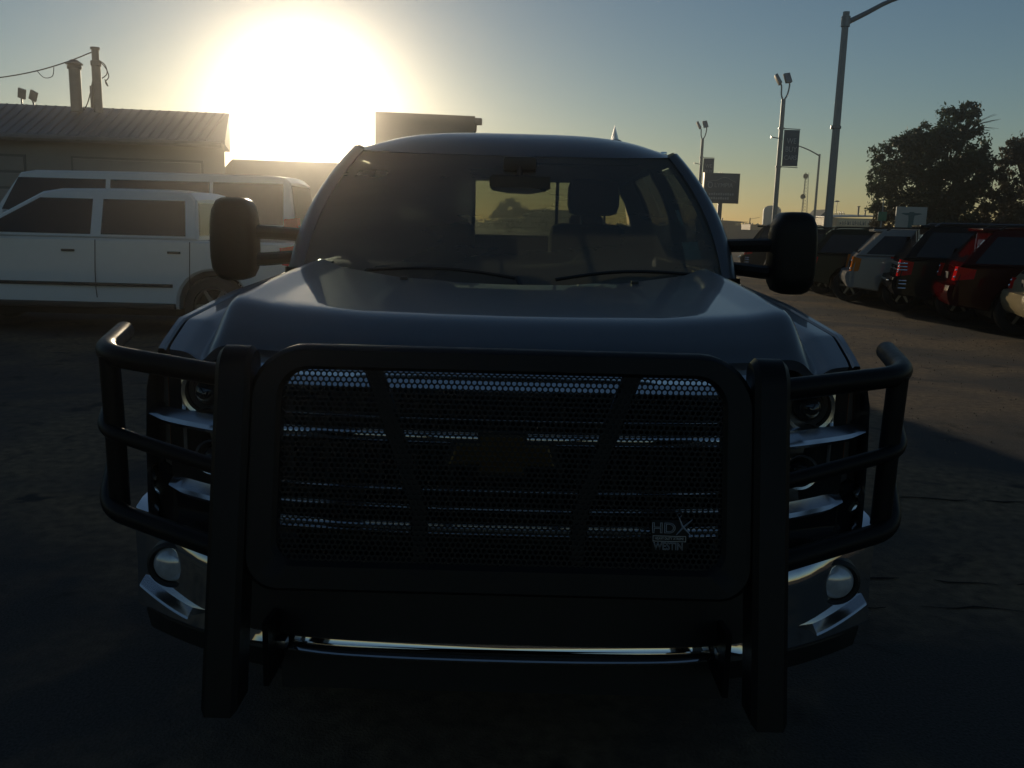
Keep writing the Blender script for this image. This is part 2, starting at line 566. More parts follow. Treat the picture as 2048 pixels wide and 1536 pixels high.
for t in (6.6, 10.6, 15.0):     # big doors in the shaded wall
    x, y = bpos(t)
    x2, y2 = bpos(t + 3.0)
    fr = MB(); fr.add([bq((x, y - .03, 0.01)), bq((x2, y2 - .03, 0.01)), bq((x2, y2 - .03, 2.9)), bq((x, y - .03, 2.9)),
                       bq((x, y + .1, 0.01)), bq((x2, y2 + .1, 0.01)), bq((x2, y2 + .1, 2.9)), bq((x, y + .1, 2.9))],
                      [(0, 1, 2, 3), (0, 4, 5, 1), (1, 5, 6, 2), (2, 6, 7, 3), (3, 7, 4, 0)])
    d = fr.build('roller_door', 'fascia', bld)
    for q in range(7):
        z = .25 + q * .38
        s_ = MB()
        s_.add([bq((x - .05, y - .045 - .009, z)), bq((x2 + .05, y2 - .045 + .009, z)), bq((x2 + .05, y2 - .045 + .009, z + .3)), bq((x - .05, y - .045 - .009, z + .3)),
                bq((x - .05, y - .025, z - .02)), bq((x2 + .05, y2 - .025, z - .02)), bq((x2 + .05, y2 - .025, z + .32)), bq((x - .05, y - .025, z + .32))],
               [(0, 1, 2, 3), (0, 4, 5, 1), (1, 5, 6, 2), (2, 6, 7, 3), (3, 7, 4, 0)])
        s_.build('panel', 'wall', d)

def thing_mb(name, mb, material, loc, label, cat, group=None, sharp=32):
    o = mb.build(name, material, None, sharp, loc)
    return tag(o, label, cat, group)

f1 = empty('flue_stack', (-10.86, 22.9, 4.0))
tag(f1, 'thick metal flue with a wide rain cap on the workshop roof', 'chimney')
MB().lathe([(0, 0), (.135, 0), (.135, 1.0), (.0, 1.0)], (0, 0, 0), 'z', 20).build('pipe', 'flue', f1)
MB().lathe([(0, 1.22), (.08, 1.215), (.2, 1.13), (.205, 1.11), (0, 1.10)], (0, 0, 0), 'z', 20).build('rain_cap', 'flue', f1)
MB().lathe([(0, 1.0), (.165, 1.0), (.17, 1.06), (.14, 1.10), (0, 1.1)], (0, 0, 0), 'z', 20).build('collar', 'flue', f1)
f2 = empty('service_mast', (-10.33, 22.9, 4.0))
tag(f2, 'narrower service mast with looped cables beside the capped flue on the workshop roof', 'mast')
MB().lathe([(0, 0), (.105, 0), (.105, 1.08), (.125, 1.09), (.125, 1.2), (.085, 1.21), (.085, 1.46), (.11, 1.465), (.11, 1.52), (0, 1.53)], (0, 0, 0), 'z', 20).build('pole', 'flue', f2)
MB().box(-.16, -.1, -.06, .06, .1, .62, .008).build('meter_box', 'flue', f2)
MB().tube([(.1, -.02, 1.2), (.24, -.03, 1.05), (.3, 0, .85), (.2, .02, .72), (.27, 0, .62), (.2, 0, .78)], .012, 6, sub=5).build('cable_loop', 'wire', f2)
MB().tube([(.08, 0, 1.22), (.22, 0, 1.12), (.26, 0, .92), (.13, 0, .8)], .012, 6, sub=5).build('cable_loop', 'wire', f2)
MB().tube([(-.1, 0, .75), (-.16, 0, .5), (-.26, 0, .2), (-.36, 0, .04)], .013, 6, sub=4).build('guy_cable', 'wire', f2)
b = MB()
b.tube([(-13.4, 22.85, 4.66), (-12.5, 22.86, 4.78), (-11.7, 22.87, 4.95), (-11.0, 22.88, 5.17), (-10.42, 22.89, 5.40)], .014, 6, sub=5)
b.tube([(-11.75, 22.87, 4.92), (-11.6, 22.88, 4.78), (-11.4, 22.88, 4.82), (-11.35, 22.88, 5.03)], .009, 6, sub=5)
thing_mb('overhead_cable', b, 'wire', (-10.42, 22.89, 5.40), 'thin overhead cable sagging from the service mast towards the left edge', 'cable')
def floodlight(x, y, z, tilt, s, parent):
    b = MB()
    b.box(-.16 * s, .16 * s, -.05 * s, .05 * s, 0, .42 * s, .015 * s)
    o = b.build('lamp_head', 'steel', parent)
    o.location = (x, y, z)
    o.rotation_euler = tilt
    return o
fl = empty('roof_floodlight', (-15.76, 30, 4.6))
tag(fl, 'twin floodlights peeping over the workshop roof near the left edge', 'floodlight')
MB().tube([(0, 0, -4.6), (0, 0, .12)], .06, 8).build('post', 'steel', fl)
MB().tube([(0, 0, .1), (-.2, 0, .28), (-.22, 0, .52)], .03, 8, sub=4).build('bracket', 'steel', fl)
MB().tube([(0, 0, .1), (.16, 0, .25), (.12, 0, .45)], .03, 8, sub=4).build('bracket', 'steel', fl)
floodlight(-.22, 0, .5, (R(20), R(18), 0), .75, fl)
floodlight(.12, 0, .45, (R(20), R(28), 0), .75, fl)
wl = empty('wall_lamp', (-1.10, 23.7, 4.05))
tag(wl, 'small hooded lamp on the right-hand corner of the workshop parapet', 'lamp')
MB().tube([(-.1, .1, -.3), (.0, 0, -.2), (.02, -.02, .02), (.05, -.05, .08)], .025, 8, sub=4).build('arm', 'flue', wl)
MB().box(-.03, .17, -.2, .06, -.04, .12, .03).build('lamp_hood', 'flue', wl)

# ================================================================== THE PICKUP TRUCK WITH THE GRILLE GUARD
TX = -0.01
truck = empty('pickup_truck', (TX, 2.4, 0))
tag(truck, 'big dark blue pickup truck facing the camera with a black grille guard', 'pickup truck')
TO = (TX, 2.4, 0)
def tb(mb, name, material, parent=None, sharp=32):
    """truck part: vertices given in scene metres with x measured from the truck's centre line"""
    mb.v = [(p[0], p[1] - 2.4, p[2]) for p in mb.v]
    return mb.build(name, material, parent or truck, sharp)

# --- hood
def hood_hw(Y): return interp(Y, [2.45, 2.6, 2.78, 3.3, 3.9], [.955, .985, 1.005, .985, .965])
def hood_front(s): return 2.43 + 0.13 * s ** 2.2
def hood_rear(s):
    y = 3.50 + 0.37 * s ** 1.8
    return y - 0.06 * (1 - min(1, max(0, (s - .22) / .1)))
def fend_z(Y): return interp(Y, [2.5, 2.55, 2.8, 3.3, 4.0], [1.245, 1.262, 1.325, 1.372, 1.402])
def hood_z(s, Y):
    t = min(1, max(0, (Y - 2.5) / 1.35))
    d = max(0, Y - hood_front(s))
    top = interp(Y, [2.43, 2.66, 3.0, 3.3, 3.6, 3.9], [1.362, 1.376, 1.392, 1.405, 1.414, 1.422])
    nose = 1.290 + .52 * d - .02 * math.exp(-d / .02)
    q_ = .010                      # soft minimum: a crisp break between nose and hood top
    base = -q_ * math.log(math.exp(-top / q_) + math.exp(-nose / q_))
    ss = [0, .45, .72, .81, .86]
    off = interp(s, ss, [0, .003, .030, .058, .054]) * t ** .7 + interp(s, ss, [0, 0, .006, .012, .006]) * (1 - t ** .7)
    inner_ = base + off
    outer_ = fend_z(Y) - .004 - .022 * math.exp(-((s - .905) / .025) ** 2)
    k = min(1, max(0, (s - .835) / .07))
    k = k * k * (3 - 2 * k)
    return inner_ * (1 - k) + outer_ * k
def hood_pt(u, v):
    s = abs(u)
    yf, yr_ = hood_front(s), hood_rear(s)
    Y = yf + (yr_ - yf) * v
    return (u * hood_hw(Y), Y, hood_z(s, Y))
us = [i / 120 for i in range(-120, 121)]
vs_ = [0, .008, .02, .04, .06, .09, .11, .125, .14, .155, .17, .185, .2, .24, .28, .30, .32, .36, .4, .48, .56, .64, .72, .8, .87, .93, .97, 1]
def blur_rows(rows, it):
    a = np.array(rows)
    for _ in range(it):
        z = a[:, 1:-1, 2] * .5 + a[:, :-2, 2] * .25 + a[:, 2:, 2] * .25
        a[:, 1:-1, 2] = z
    return [[tuple(p) for p in r] for r in a]
rows = blur_rows([[hood_pt(u, v) for u in us] for v in vs_], 2)
b = MB()
skirt_f = [(p[0], p[1] + .012, p[2] - .03) for p in rows[0]]
skirt_r = [(p[0], p[1] + .004, p[2] - .03) for p in rows[-1]]
allr = [skirt_f] + rows + [skirt_r]
allr = [[(r[0][0] * .997, r[0][1], r[0][2] - .035)] + r + [(r[-1][0] * .997, r[-1][1], r[-1][2] - .035)] for r in allr]
b.grid(allr)
tb(b, 'hood', 'paint', sharp=28)

# --- fenders
def fend_gap(Y): return hood_hw(Y) + .011
def fend_out(Y): return interp(Y, [2.55, 2.8, 3.3, 4.0], [1.03, 1.058, 1.05, 1.03])
for sd in (-1, 1):
    b = MB()
    rows = []
    for Y in np.linspace(2.56, 4.06, 26):
        gx, ox, z = fend_gap(Y), fend_out(Y), fend_z(Y)
        arch = 0.0
        dz = (0.50 ** 2 - (Y - 3.42) ** 2)
        zb = .46 if dz < 0 else max(.46, .42 + math.sqrt(dz))
        r_ = [(gx, z - .05), (gx, z - .008), (gx + .006, z - .002), (gx * .5 + ox * .5, z - .002), (ox - .02, z - .012), (ox, z - .04), (ox + .018, z - .12)]
        for q in (0.25, .5, .75, 1.0):
            zz = (z - .12) * (1 - q) + zb * q
            r_.append((ox + .018 + .012 * math.sin(q * 3.1), zz))
        r_.append((ox - .1, zb))
        rows.append([(sd * x, Y, zz) for x, zz in r_])
    b.grid(rows)
    tb(b, 'fender', 'paint', sharp=30)
    # dark cowl corner between hood and door mirror
    b = MB()
    b.add([(sd * .955, 3.62, 1.372), (sd * 1.0, 3.62, 1.372), (sd * 1.0, 4.1, 1.40), (sd * .9, 4.12, 1.42), (sd * .955, 3.62, 1.3), (sd * 1.0, 3.62, 1.3), (sd * 1.0, 4.1, 1.3), (sd * .9, 4.12, 1.3)],
          [(0, 1, 2, 3), (4, 7, 6, 5), (0, 4, 5, 1), (1, 5, 6, 2), (2, 6, 7, 3), (3, 7, 4, 0)])
    tb(b, 'cowl_corner', 'plastic')
    b = MB()            # wheel arch lining
    rows = []
    for k in range(13):
        q = math.pi * k / 12
        rows.append([(sd * 1.04, 3.42 + .5 * math.cos(q), .42 + .5 * math.sin(q)), (sd * .6, 3.42 + .5 * math.cos(q), .42 + .5 * math.sin(q))])
    b.grid(rows)
    tb(b, 'arch_liner', 'dark')

# --- wheels
def wheel_parts(parent, c, r, wd, side, rimmat='rim', spokes=6):
    """lathe about x or y is chosen by side: side = (axis, sign) where sign is the outward direction"""
    ax, sg = side
    ty = MB().lathe([(r * .66, -wd / 2), (r * .9, -wd / 2), (r * .97, -wd * .42), (r, -wd * .25), (r, wd * .25), (r * .97, wd * .42), (r * .9, wd / 2), (r * .66, wd / 2), (r * .66, -wd / 2)], c, ax, 36)
    wh = empty('wheel')
    wh.parent = parent
    ty.build('tyre', 'rubber', wh)
    o_ = wd * .38 * sg
    rm = MB().lathe([(r * .66, -wd * .45 * sg), (r * .655, o_), (r * .6, o_ * 1.15), (r * .56, o_ * .7), (r * .55, -wd * .3 * sg)], c, ax, 36)
    rm.lathe([(0, o_ * 1.1), (r * .1, o_ * 1.1), (r * .15, o_ * .8), (r * .15, o_ * .2), (0, o_ * .2)], c, ax, 20)
    for k in range(spokes):
        q = 2 * math.pi * k / spokes
        d = (math.cos(q), math.sin(q))
        e = (-d[1], d[0])
        pts = []
        for rr, hw, t in ((r * .1, r * .07, o_ * .95), (r * .6, r * .055, o_ * 1.0)):
            for s_ in (-1, 1):
                for tt in (t, t - .03 * sg):
                    u, v = d[0] * rr + e[0] * hw * s_, d[1] * rr + e[1] * hw * s_
                    pts.append((c[0] + tt, c[1] + u, c[2] + v) if ax == 'x' else (c[0] + u, c[1] + tt, c[2] + v))
        rm.add(pts, [(0, 2, 6, 4), (1, 5, 7, 3), (0, 4, 5, 1), (2, 3, 7, 6), (0, 1, 3, 2), (4, 6, 7, 5)])
    rm.build('rim', rimmat, wh)
    dk = MB().lathe([(0, o_ * .25), (r * .64, o_ * .25)], c, ax, 24)
    dk.build('brake_disc', 'dark', wh)
    return wh
for sx_ in (-1, 1):
    for Y in (3.42, 7.35):
        wheel_parts(truck, (sx_ * .86, Y - 2.4, .415), .415, .27, ('x', sx_))

# --- cab
def side_x(z): return .995 if z < 1.42 else .995 - .20 * ((z - 1.42) / .57) ** 2.2
def a_pillar(t):        # outer edge of the windshield, t = 0 base, 1 top
    return Vector((.98 - .20 * t ** 2.2, 4.02 + .56 * t, 1.42 + .575 * t))
def ws_pt(u, v):        # windshield surface
    e = a_pillar(v * .95)
    k = abs(u) ** 2.4
    Yc = 3.74 + .78 * v
    zc = 1.375 + .585 * v + .025 * math.sin(math.pi * v)
    return (u * (e.x - .012), Yc * (1 - k) + e.y * k, zc * (1 - k) + e.z * k)
b = MB()
b.grid([[ws_pt(u * .965, v) for u in np.linspace(-1, 1, 33)] for v in np.linspace(0, 1, 15)])
tb(b, 'windshield', 'glass', sharp=60)
for sd in (-1, 1):
    b = MB()
    rows = []
    for t in np.linspace(-.02, 1.0, 16):
        e = a_pillar(max(0, t))
        q = Vector(ws_pt(.952, max(0, t)))
        p1, p2 = Vector((q.x, q.y - .012, q.z + .004)), Vector((e.x + .005, e.y - .01, e.z))
        p3, p4 = Vector((e.x + .02, e.y + .06, e.z)), Vector((e.x - .03, e.y + .1, e.z - .01))
        p5 = Vector((q.x - .01, q.y + .05, q.z - .02))
        rows.append([(sd * p.x, p.y, p.z) for p in (p1, (p1 + p2) / 2 + Vector((.002, -.008, .004)), p2, (p2 + p3) / 2 + Vector((.008, 0, .002)), p3, p4, p5)])
    b.grid(rows, True)
    tb(b, 'windshield_pillar', 'paint', sharp=50)
# roof
def roof_pt(u, v):
    s_ = abs(u)
    k = s_ ** 4
    yf = ws_pt(u, 1)[1] - .006
    Y = yf + (6.62 - yf) * v
    r_ = 1 - math.exp(-(Y - yf) / .2)
    z = (1.960 + .165 * r_) * (1 - k) + (1.975 + .03 * r_) * k - .05 * v ** 4
    return (u * (.785 + .02 * math.sin(math.pi * v)), Y, z)
b = MB()
rows = [[roof_pt(u, v) for u in np.linspace(-1, 1, 37)] for v in [0, .02, .05, .09, .15, .25, .4, .55, .7, .8, .86, .9, .95, 1]]
rows = [[(r[0][0] - .03, r[0][1], r[0][2] - .05)] + r + [(r[-1][0] + .03, r[-1][1], r[-1][2] - .05)] for r in rows]
front = [(p[0], p[1] + .03, p[2] - .03) for p in rows[0]]
b.grid([front] + rows)
tb(b, 'roof', 'paint', sharp=50)
b = MB()
b.grid([[(roof_pt(u * .96, v)[0], roof_pt(u, v)[1] + .05 * (1 - v), roof_pt(u, v)[2] - .035) for u in np.linspace(-1, 1, 17)] for v in np.linspace(0, .98, 8)])
tb(b, 'headliner', 'headliner')
for sd in (-1, 1):
    # roof rail / cant rail along the doors
    b = MB()
    b.tube([(sd * .772, 4.57, 1.968), (sd * .79, 5.2, 1.975), (sd * .795, 5.9, 1.97), (sd * .78, 6.6, 1.935)], .03, 8, sub=4)
    tb(b, 'cant_rail', 'paint')
    for nm, y0, y1, dz in (('door', 4.06, 5.28, 0), ('door', 5.29, 6.55, 0)):
        b = MB()
        rows = []
        for z in (.50, .58, .8, 1.0, 1.15, 1.28, 1.38, 1.42):
            bul = .035 * math.sin((z - .45) / 1.0 * 2.6)
            rows.append([(sd * (1.0 + bul), y, z) for y in (y0, y0 + .01, y1 - .01, y1)])
        rows.append([(sd * .95, y, 1.425) for y in (y0, y0 + .01, y1 - .01, y1)])
        rows.insert(0, [(sd * .9, y, .48) for y in (y0, y0 + .01, y1 - .01, y1)])
        b.grid(rows)
        d = tb(b, nm, 'paint')
        hb = MB().box(sd * 1.04 - .015, sd * 1.04 + .015, y1 - .3 - 2.4, y1 - .1 - 2.4, 1.2, 1.235, .008)
        hb.build('handle', 'chrome', d)
        wy0a, wy0b = (4.16, 4.78) if y0 < 5 else (5.36, 5.38)
        wy1 = 5.26 if y0 < 5 else 6.48
        g_ = MB()
        rows = []
        for k in range(6):
            z = 1.42 + .52 * k / 5
            ya = wy0a + (wy0b - wy0a) * k / 5
            rows.append([(sd * (side_x(z) - .02), ya + (wy1 - ya) * j / 4 - 2.4, z) for j in range(5)])
        g_.grid(rows)
        g_.build('window', 'darkglass', d)
    b = MB()
    rows = []
    for k in range(7):
        z = 1.40 + .56 * k / 6
        rows.append([(sd * (side_x(z) + .003), 5.24, z), (sd * (side_x(z) + .003), 5.36, z), (sd * (side_x(z) - .06), 5.36, z), (sd * (side_x(z) - .06), 5.24, z)])
    b.grid(rows, True)
    tb(b, 'door_pillar', 'blackpaint')
    b = MB()
    rows = []
    for k in range(7):
        z = 1.40 + .58 * k / 6
        rows.append([(sd * (side_x(z) + .003), 6.46, z), (sd * (side_x(z) + .003), 6.64, z), (sd * (side_x(z) - .13), 6.66, z), (sd * (side_x(z) - .13), 6.6, z)])
    b.grid(rows, True)
    tb(b, 'rear_pillar', 'paint')
b = MB()
b.prism([(-1, .5), (1, .5), (1, 1.42), (.9, 1.5), (-.9, 1.5), (-1, 1.42)], 'y', 6.6, 6.66)
tb(b, 'cab_back', 'paint')
b = MB()
b.prism([(-.86, 1.925), (.86, 1.925), (.80, 1.965), (.6, 2.03), (.3, 2.065), (0, 2.07), (-.3, 2.065), (-.6, 2.03), (-.80, 1.965)], 'y', 6.585, 6.65)
tb(b, 'rear_header', 'paint')
b = MB()
b.add([(-.84, 6.63, 1.5), (.84, 6.63, 1.5), (.76, 6.62, 1.935), (-.76, 6.62, 1.935)], [(0, 1, 2, 3)])
rw = tb(b, 'rear_window', 'rearglass')
for k in range(9):
    z = 1.56 + .04 * k
    MB().box(-.72, .72, 4.212, 4.214, z, z + .0018).build('defroster_line', 'wire', rw)
for xx in (-.3, .3):
    MB().box(xx - .012, xx + .012, 4.205, 4.235, 1.5, 1.935).build('divider', 'plastic', rw)
# bed
b = MB()
for sd in (-1, 1):
    b.prism([(6.70, .55), (6.93, .55), (6.95, .7), (7.1, .87), (7.35, .93), (7.6, .87), (7.75, .7), (7.77, .55), (8.75, .6), (8.75, 1.40), (6.70, 1.42)], 'x', sd * 1.02, sd * .93)
b.box(-.93, .93, 6.70, 6.75, .75, 1.41); b.box(-.93, .93, 6.7, 8.7, .72, .76); b.box(-.93, .93, 8.69, 8.75, .6, 1.40)
tb(b, 'cargo_bed', 'paint')
b = MB().box(-.42, .42, 2.6, 8.7, .42, .6)
b.box(-.95, .95, 4.1, 6.6, .45, .52)
tb(b, 'chassis', 'dark')
b = MB().box(-.93, .93, 2.66, 3.6, .55, 1.15)
tb(b, 'engine_bay', 'dark')
# cowl and wipers
b = MB()
rows = []
for v in np.linspace(0, 1, 6):
    row = []
    for u in np.linspace(-1, 1, 25):
        s = abs(u)
        yf = hood_rear(s) + .012
        wp = Vector(ws_pt(u, .02))
        z0 = hood_z(s, hood_rear(s)) - .03
        row.append((u * .955, yf * (1 - v) + wp.y * v, z0 * (1 - v) + (wp.z - .004) * v))
    rows.append(row)
b.grid(rows)
cw = tb(b, 'cowl', 'dark')
for sd in (-1, 1):
    for k in range(7):
        x = sd * (.34 + k * .075)
        s = abs(x) / .965
        yf = hood_rear(s)
        zz = hood_z(s, yf) - .022
        MB().box(x - .025, x + .025, yf + .05 - 2.4, yf + .12 - 2.4, zz, zz + .008, .002).build('vent_slat', 'powder', cw)
for (xa, xb, za) in ((-.62, .02, 1.43), (.18, .78, 1.43)):
    b = MB()
    pts = []
    for k in range(9):
        x = xa + (xb - xa) * k / 8
        q = ws_pt(x / .93, .035 + .045 * math.sin(k / 8 * 3.1))
        pts.append((x, q[1] - .018, q[2] + .014))
    b.tube(pts, .008, 6)
    b.tube([pts[-1], (xb + .02, pts[-1][1] - .06, pts[-1][2] - .03)], .012, 8)
    tb(b, 'wiper', 'plastic')
for x in (-.42, .48):
    s = abs(x) / .98
    yy = hood_rear(s) - .08
    b = MB().box(x - .014, x + .014, yy, yy + .03, hood_z(s, yy) - .004, hood_z(s, yy) + .012, .004)
    tb(b, 'washer_nozzle', 'plastic')
# antenna fin and roof marker
b = MB()
rows = []
for (t, hw, h) in ((0, .004, .0), (.05, .02, .025), (.12, .03, .05), (.16, .022, .085), (.19, .012, .09), (.2, .004, .0)):
    rows.append([(.555 - hw, 5.12 + t, 2.085), (.555 - hw * .5, 5.12 + t, 2.09 + h * .8), (.555, 5.12 + t, 2.095 + h * 1.15), (.555 + hw * .5, 5.12 + t, 2.09 + h * .8), (.555 + hw, 5.12 + t, 2.085)])
b.grid(rows)
tb(b, 'antenna_fin', 'white', sharp=60)
tb(MB().lathe([(0, .035), (.02, .033), (.045, .015), (.06, 0)], (.555, 5.16, 2.072), 'z', 16), 'antenna_base', 'paint')
tb(MB().box(.655, .70, 5.1, 5.2, 2.045, 2.066, .008), 'roof_marker', 'paint')
tb(MB().box(.735, .765, 4.70, 4.85, 1.992, 2.012, .005), 'roof_trim', 'chrome')
# interior
b = MB()
rows = []
for v in np.linspace(0, 1, 7):
    rows.append([(x, 3.86 + .14 * abs(x) ** 2 + .75 * v, 1.365 + .075 * math.sin(v * 2.6) + (.045 * math.exp(-((x - .42) / .2) ** 2) * math.sin(v * 3.1)) - .25 * max(0, v - .85)) for x in np.linspace(-.9, .9, 25)])
b.grid(rows)
b.box(-.9, .9, 4.5, 4.65, .8, 1.40)
tb(b, 'dashboard', 'plastic', sharp=60)
for x in (-.5, .47):
    b = MB().box(x - .27, x + .27, 4.9, 5.45, .75, .98, .06)
    st_ = tb(b, 'seat', 'cloth')
    k = MB().box(x - .26, x + .26, 3.0, 3.2, .92, 1.64, .07)
    k.v = [(p[0], p[1] + (p[2] - .9) * .12 - .05, p[2]) for p in k.v]
    k.build('backrest', 'cloth', st_)
    k = MB().box(x - .155, x + .155, 3.05, 3.19, 1.69, 1.905, .06)
    k.build('headrest', 'cloth', st_)
    for q in (-.07, .07):
        MB().tube([(x + q, 3.1, 1.58), (x + q, 3.12, 1.74)], .008, 6).build('headrest_post', 'rim', st_)
b = MB().box(-.72, .72, 6.2, 6.5, .8, 1.55, .06)
tb(b, 'rear_bench', 'cloth')
for x in (-.5, .5):
    tb(MB().box(x - .12, x + .12, 6.36, 6.46, 1.5, 1.70, .04), 'rear_headrest', 'cloth')
b = MB()
ring = [(.47 + .19 * math.cos(q), 4.62 + .05 * math.sin(q), 1.34 + .18 * math.sin(q)) for q in np.linspace(0, 2 * math.pi, 25)]
b.tube(ring, .016, 8)
b.tube([(.30, 4.62, 1.34), (.64, 4.62, 1.34)], .02, 8); b.tube([(.47, 4.5, 1.3), (.47, 4.62, 1.34)], .05, 10)
tb(b, 'steering_wheel', 'plastic')
b = MB()
b.prism([(-.118, 1.80), (-.105, 1.785), (-.03, 1.775), (.06, 1.772), (.14, 1.785), (.165, 1.80), (.163, 1.855), (-.105, 1.86), (-.12, 1.845)], 'y', 4.28, 4.32, .008)
b.tube([(.02, 4.31, 1.83), (.02, 4.42, 1.93)], .015, 8)
b.box(-.06, .1, 4.37, 4.46, 1.88, 1.95, .02)
tb(b, 'rearview_mirror', 'plastic')
for (u0, u1, v0, v1) in ((.79, .87, .17, .30), (.81, .83, .42, .55)):
    b = MB()
    b.grid([[(lambda q: (q[0], q[1] + .006, q[2] - .004))(ws_pt(u_, v_)) for u_ in (u0, u1)] for v_ in (v0, v1)])
    tb(b, 'window_sticker', 'sticker')
# door mirrors
for sd in (-1, 1):
    b = MB()
    prof = []
    n_ = 28
    for k in range(n_):
        q = 2 * math.pi * k / n_
        cx, cz = math.cos(q), math.sin(q)
        e = 4.2
        rr = (abs(cx) ** e + abs(cz) ** e) ** (-1 / e)
        prof.append((1.237 + .095 * rr * cx * (1 - .06 * max(0, cz)), 1.538 + .18 * rr * cz))
    rows = []
    for (t, k) in ((-.075, .55), (-.07, .78), (-.05, .93), (-.02, 1.0), (.08, 1.0), (.1, .96)):
        rows.append([(sd * (1.237 + (p[0] - 1.237) * k), 4.02 + t, 1.535 + (p[1] - 1.535) * k) for p in prof])
    b.grid(rows, True)
    b.f.append(tuple(range(n_))); b.f.append(tuple(len(b.v) - n_ + k for k in range(n_))[::-1])
    mo = tb(b, 'door_mirror', 'powder', sharp=50)
    k = MB().tube([(sd * .99, 4.22 - 2.4, 1.56), (sd * 1.12, 4.08 - 2.4, 1.57), (sd * 1.2, 4.05 - 2.4, 1.57)], .03, 8)
    k.tube([(sd * .99, 4.22 - 2.4, 1.46), (sd * 1.12, 4.08 - 2.4, 1.45), (sd * 1.2, 4.05 - 2.4, 1.45)], .03, 8)
    k.build('mirror_arm', 'powder', mo)
    k = MB()
    k.add([(sd * (1.237 + (p[0] - 1.237) * .88), 4.123 - 2.4, 1.535 + (p[1] - 1.535) * .9) for p in prof], [tuple(range(n_))])
    k.build('mirror_face', 'chrome', mo)

# --- front end
b = MB()                # dark core behind the grille and lamps
b.prism([(-1.0, .5), (1.0, .5), (1.0, 1.235), (.86, 1.225), (.74, 1.255), (-.74, 1.255), (-.86, 1.225), (-1.0, 1.235)], 'y', 2.60, 2.66)
tb(b, 'radiator_core', 'dark')
def front_y(x, z=1.0): return 2.44 + .16 * (abs(x) / 1.05) ** 2.6
def bar(mb, xs, zf, prof):
    """sweep a (dy, dz) profile along x following the curved nose"""
    rows = []
    for x in xs:
        z0 = zf(x) if callable(zf) else zf
        k = 1.0
        rows.append([(x, front_y(x) + dy, z0 + dz * k) for dy, dz in prof])
    o = len(mb.v)
    n = len(prof)
    mb.grid(rows, True)
    mb.f.append(tuple(o + i for i in range(n))); mb.f.append(tuple(o + (len(rows) - 1) * n + i for i in range(n))[::-1])
    return mb
def oval(ry, rz, n=14, tilt=0.0):
    return [(ry * math.cos(q) * math.cos(tilt) - rz * math.sin(q) * math.sin(tilt), ry * math.cos(q) * math.sin(tilt) + rz * math.sin(q) * math.cos(tilt)) for q in (2 * math.pi * k / n for k in range(n))]
xs_full = list(np.linspace(-.97, .97, 49))
b = MB()                # bright upper moulding under the hood lip
bar(b, xs_full, lambda x: interp(abs(x), [0, .72, .86, .97], [1.247, 1.245, 1.215, 1.222]), [(.10, .026), (.05, .022), (.0, .004), (-.025, -.016), (-.03, -.032), (.06, -.036)])
tb(b, 'upper_moulding', 'chrome')
gr = empty('grille', (0, 0, 0)); gr.parent = truck
def gb(mb, name, material, sharp=40):
    mb.v = [(p[0], p[1] - 2.4, p[2]) for p in mb.v]
    return mb.build(name, material, gr, sharp)
xs_g = list(np.linspace(-.66, .66, 33))
b = MB(); bar(b, xs_g, 1.205, [(.04, .03), (-.005, .028), (-.03, .012), (-.045, -.012), (-.04, -.03), (.04, -.034)])
gb(b, 'chrome_bar', 'chrome', 25)
for z, rz in ((1.143, .004), (1.10, .004), (.901, .010), (.847, .010)):
    b = MB(); bar(b, xs_g, z, oval(.03, rz, 12, -.35))
    gb(b, 'grille_bar', 'chrome')
b = MB(); bar(b, xs_g, 1.05, oval(.035, .022, 14, -.3)); gb(b, 'chrome_bar', 'chrome')
b = MB(); bar(b, xs_g, .783, oval(.045, .022, 14, -.4)); gb(b, 'chrome_bar', 'chrome')
b = MB()
for k in range(-12, 13):
    b.box(k * .052 - .006, k * .052 + .006, 2.50 + .09 * (abs(k * .052)) ** 2, 2.55 + .09 * (abs(k * .052)) ** 2, .77, 1.2)
gb(b, 'grille_louvre', 'plastic')
b = MB()
bt = [(-.145, -.03), (-.06, -.03), (-.06, -.055), (.06, -.055), (.06, -.03), (.145, -.03), (.125, .03), (.06, .03), (.06, .055), (-.06, .055), (-.06, .03), (-.125, .03)]
b.prism([(-.012 + p[0], 1.02 + p[1]) for p in bt], 'y', 2.375, 2.40, .005)
gb(b, 'grille_emblem', 'gold', 25)
b = MB(); b.prism([(-.012 + p[0] * 1.12, 1.02 + p[1] * 1.18) for p in bt], 'y', 2.382, 2.41, .004)
gb(b, 'emblem_surround', 'plastic', 25)

def nose_panel(pts, depth=.05, off=-.004):
    """closed panel following the curved nose from an (x, z) polygon"""
    mb = MB()
    n = len(pts)
    inner = inset_poly(pts, .006)
    rows = [[(p[0], front_y(p[0]) + off, p[1]) for p in inner], [(p[0], front_y(p[0]) + off + .006, p[1]) for p in pts], [(p[0], front_y(p[0]) + off + depth, p[1]) for p in pts]]
    mb.grid(rows, True)
    mb.f.append(tuple(range(n)))
    return mb
def lamp_at(sd, x, z, r, parent, dy=.0, fill='clear'):
    y = front_y(x) + dy - 2.4
    c = (sd * x, y, z)
    MB().lathe([(r * 1.25, .0), (r * 1.18, -.012), (r * 1.02, -.010), (r * .98, .02)], c, 'y', 36).build('lamp_ring', 'lampchrome', parent)
    MB().lathe([(r * .98, .02), (r * .8, .035), (r * .74, .01), (r * .7, .03)], c, 'y', 36).build('lamp_bowl', 'lampdark', parent)
    MB().lathe([(r * .7, .02), (r * .6, -.008), (r * .4, -.028), (r * .2, -.037), (.0005, -.04)], c, 'y', 32).build('projector_lens', M['bulbglass'], parent)
mg = bpy.data.materials.new('projector_glass'); mg.use_nodes = True
_b = mg.node_tree.nodes['Principled BSDF']
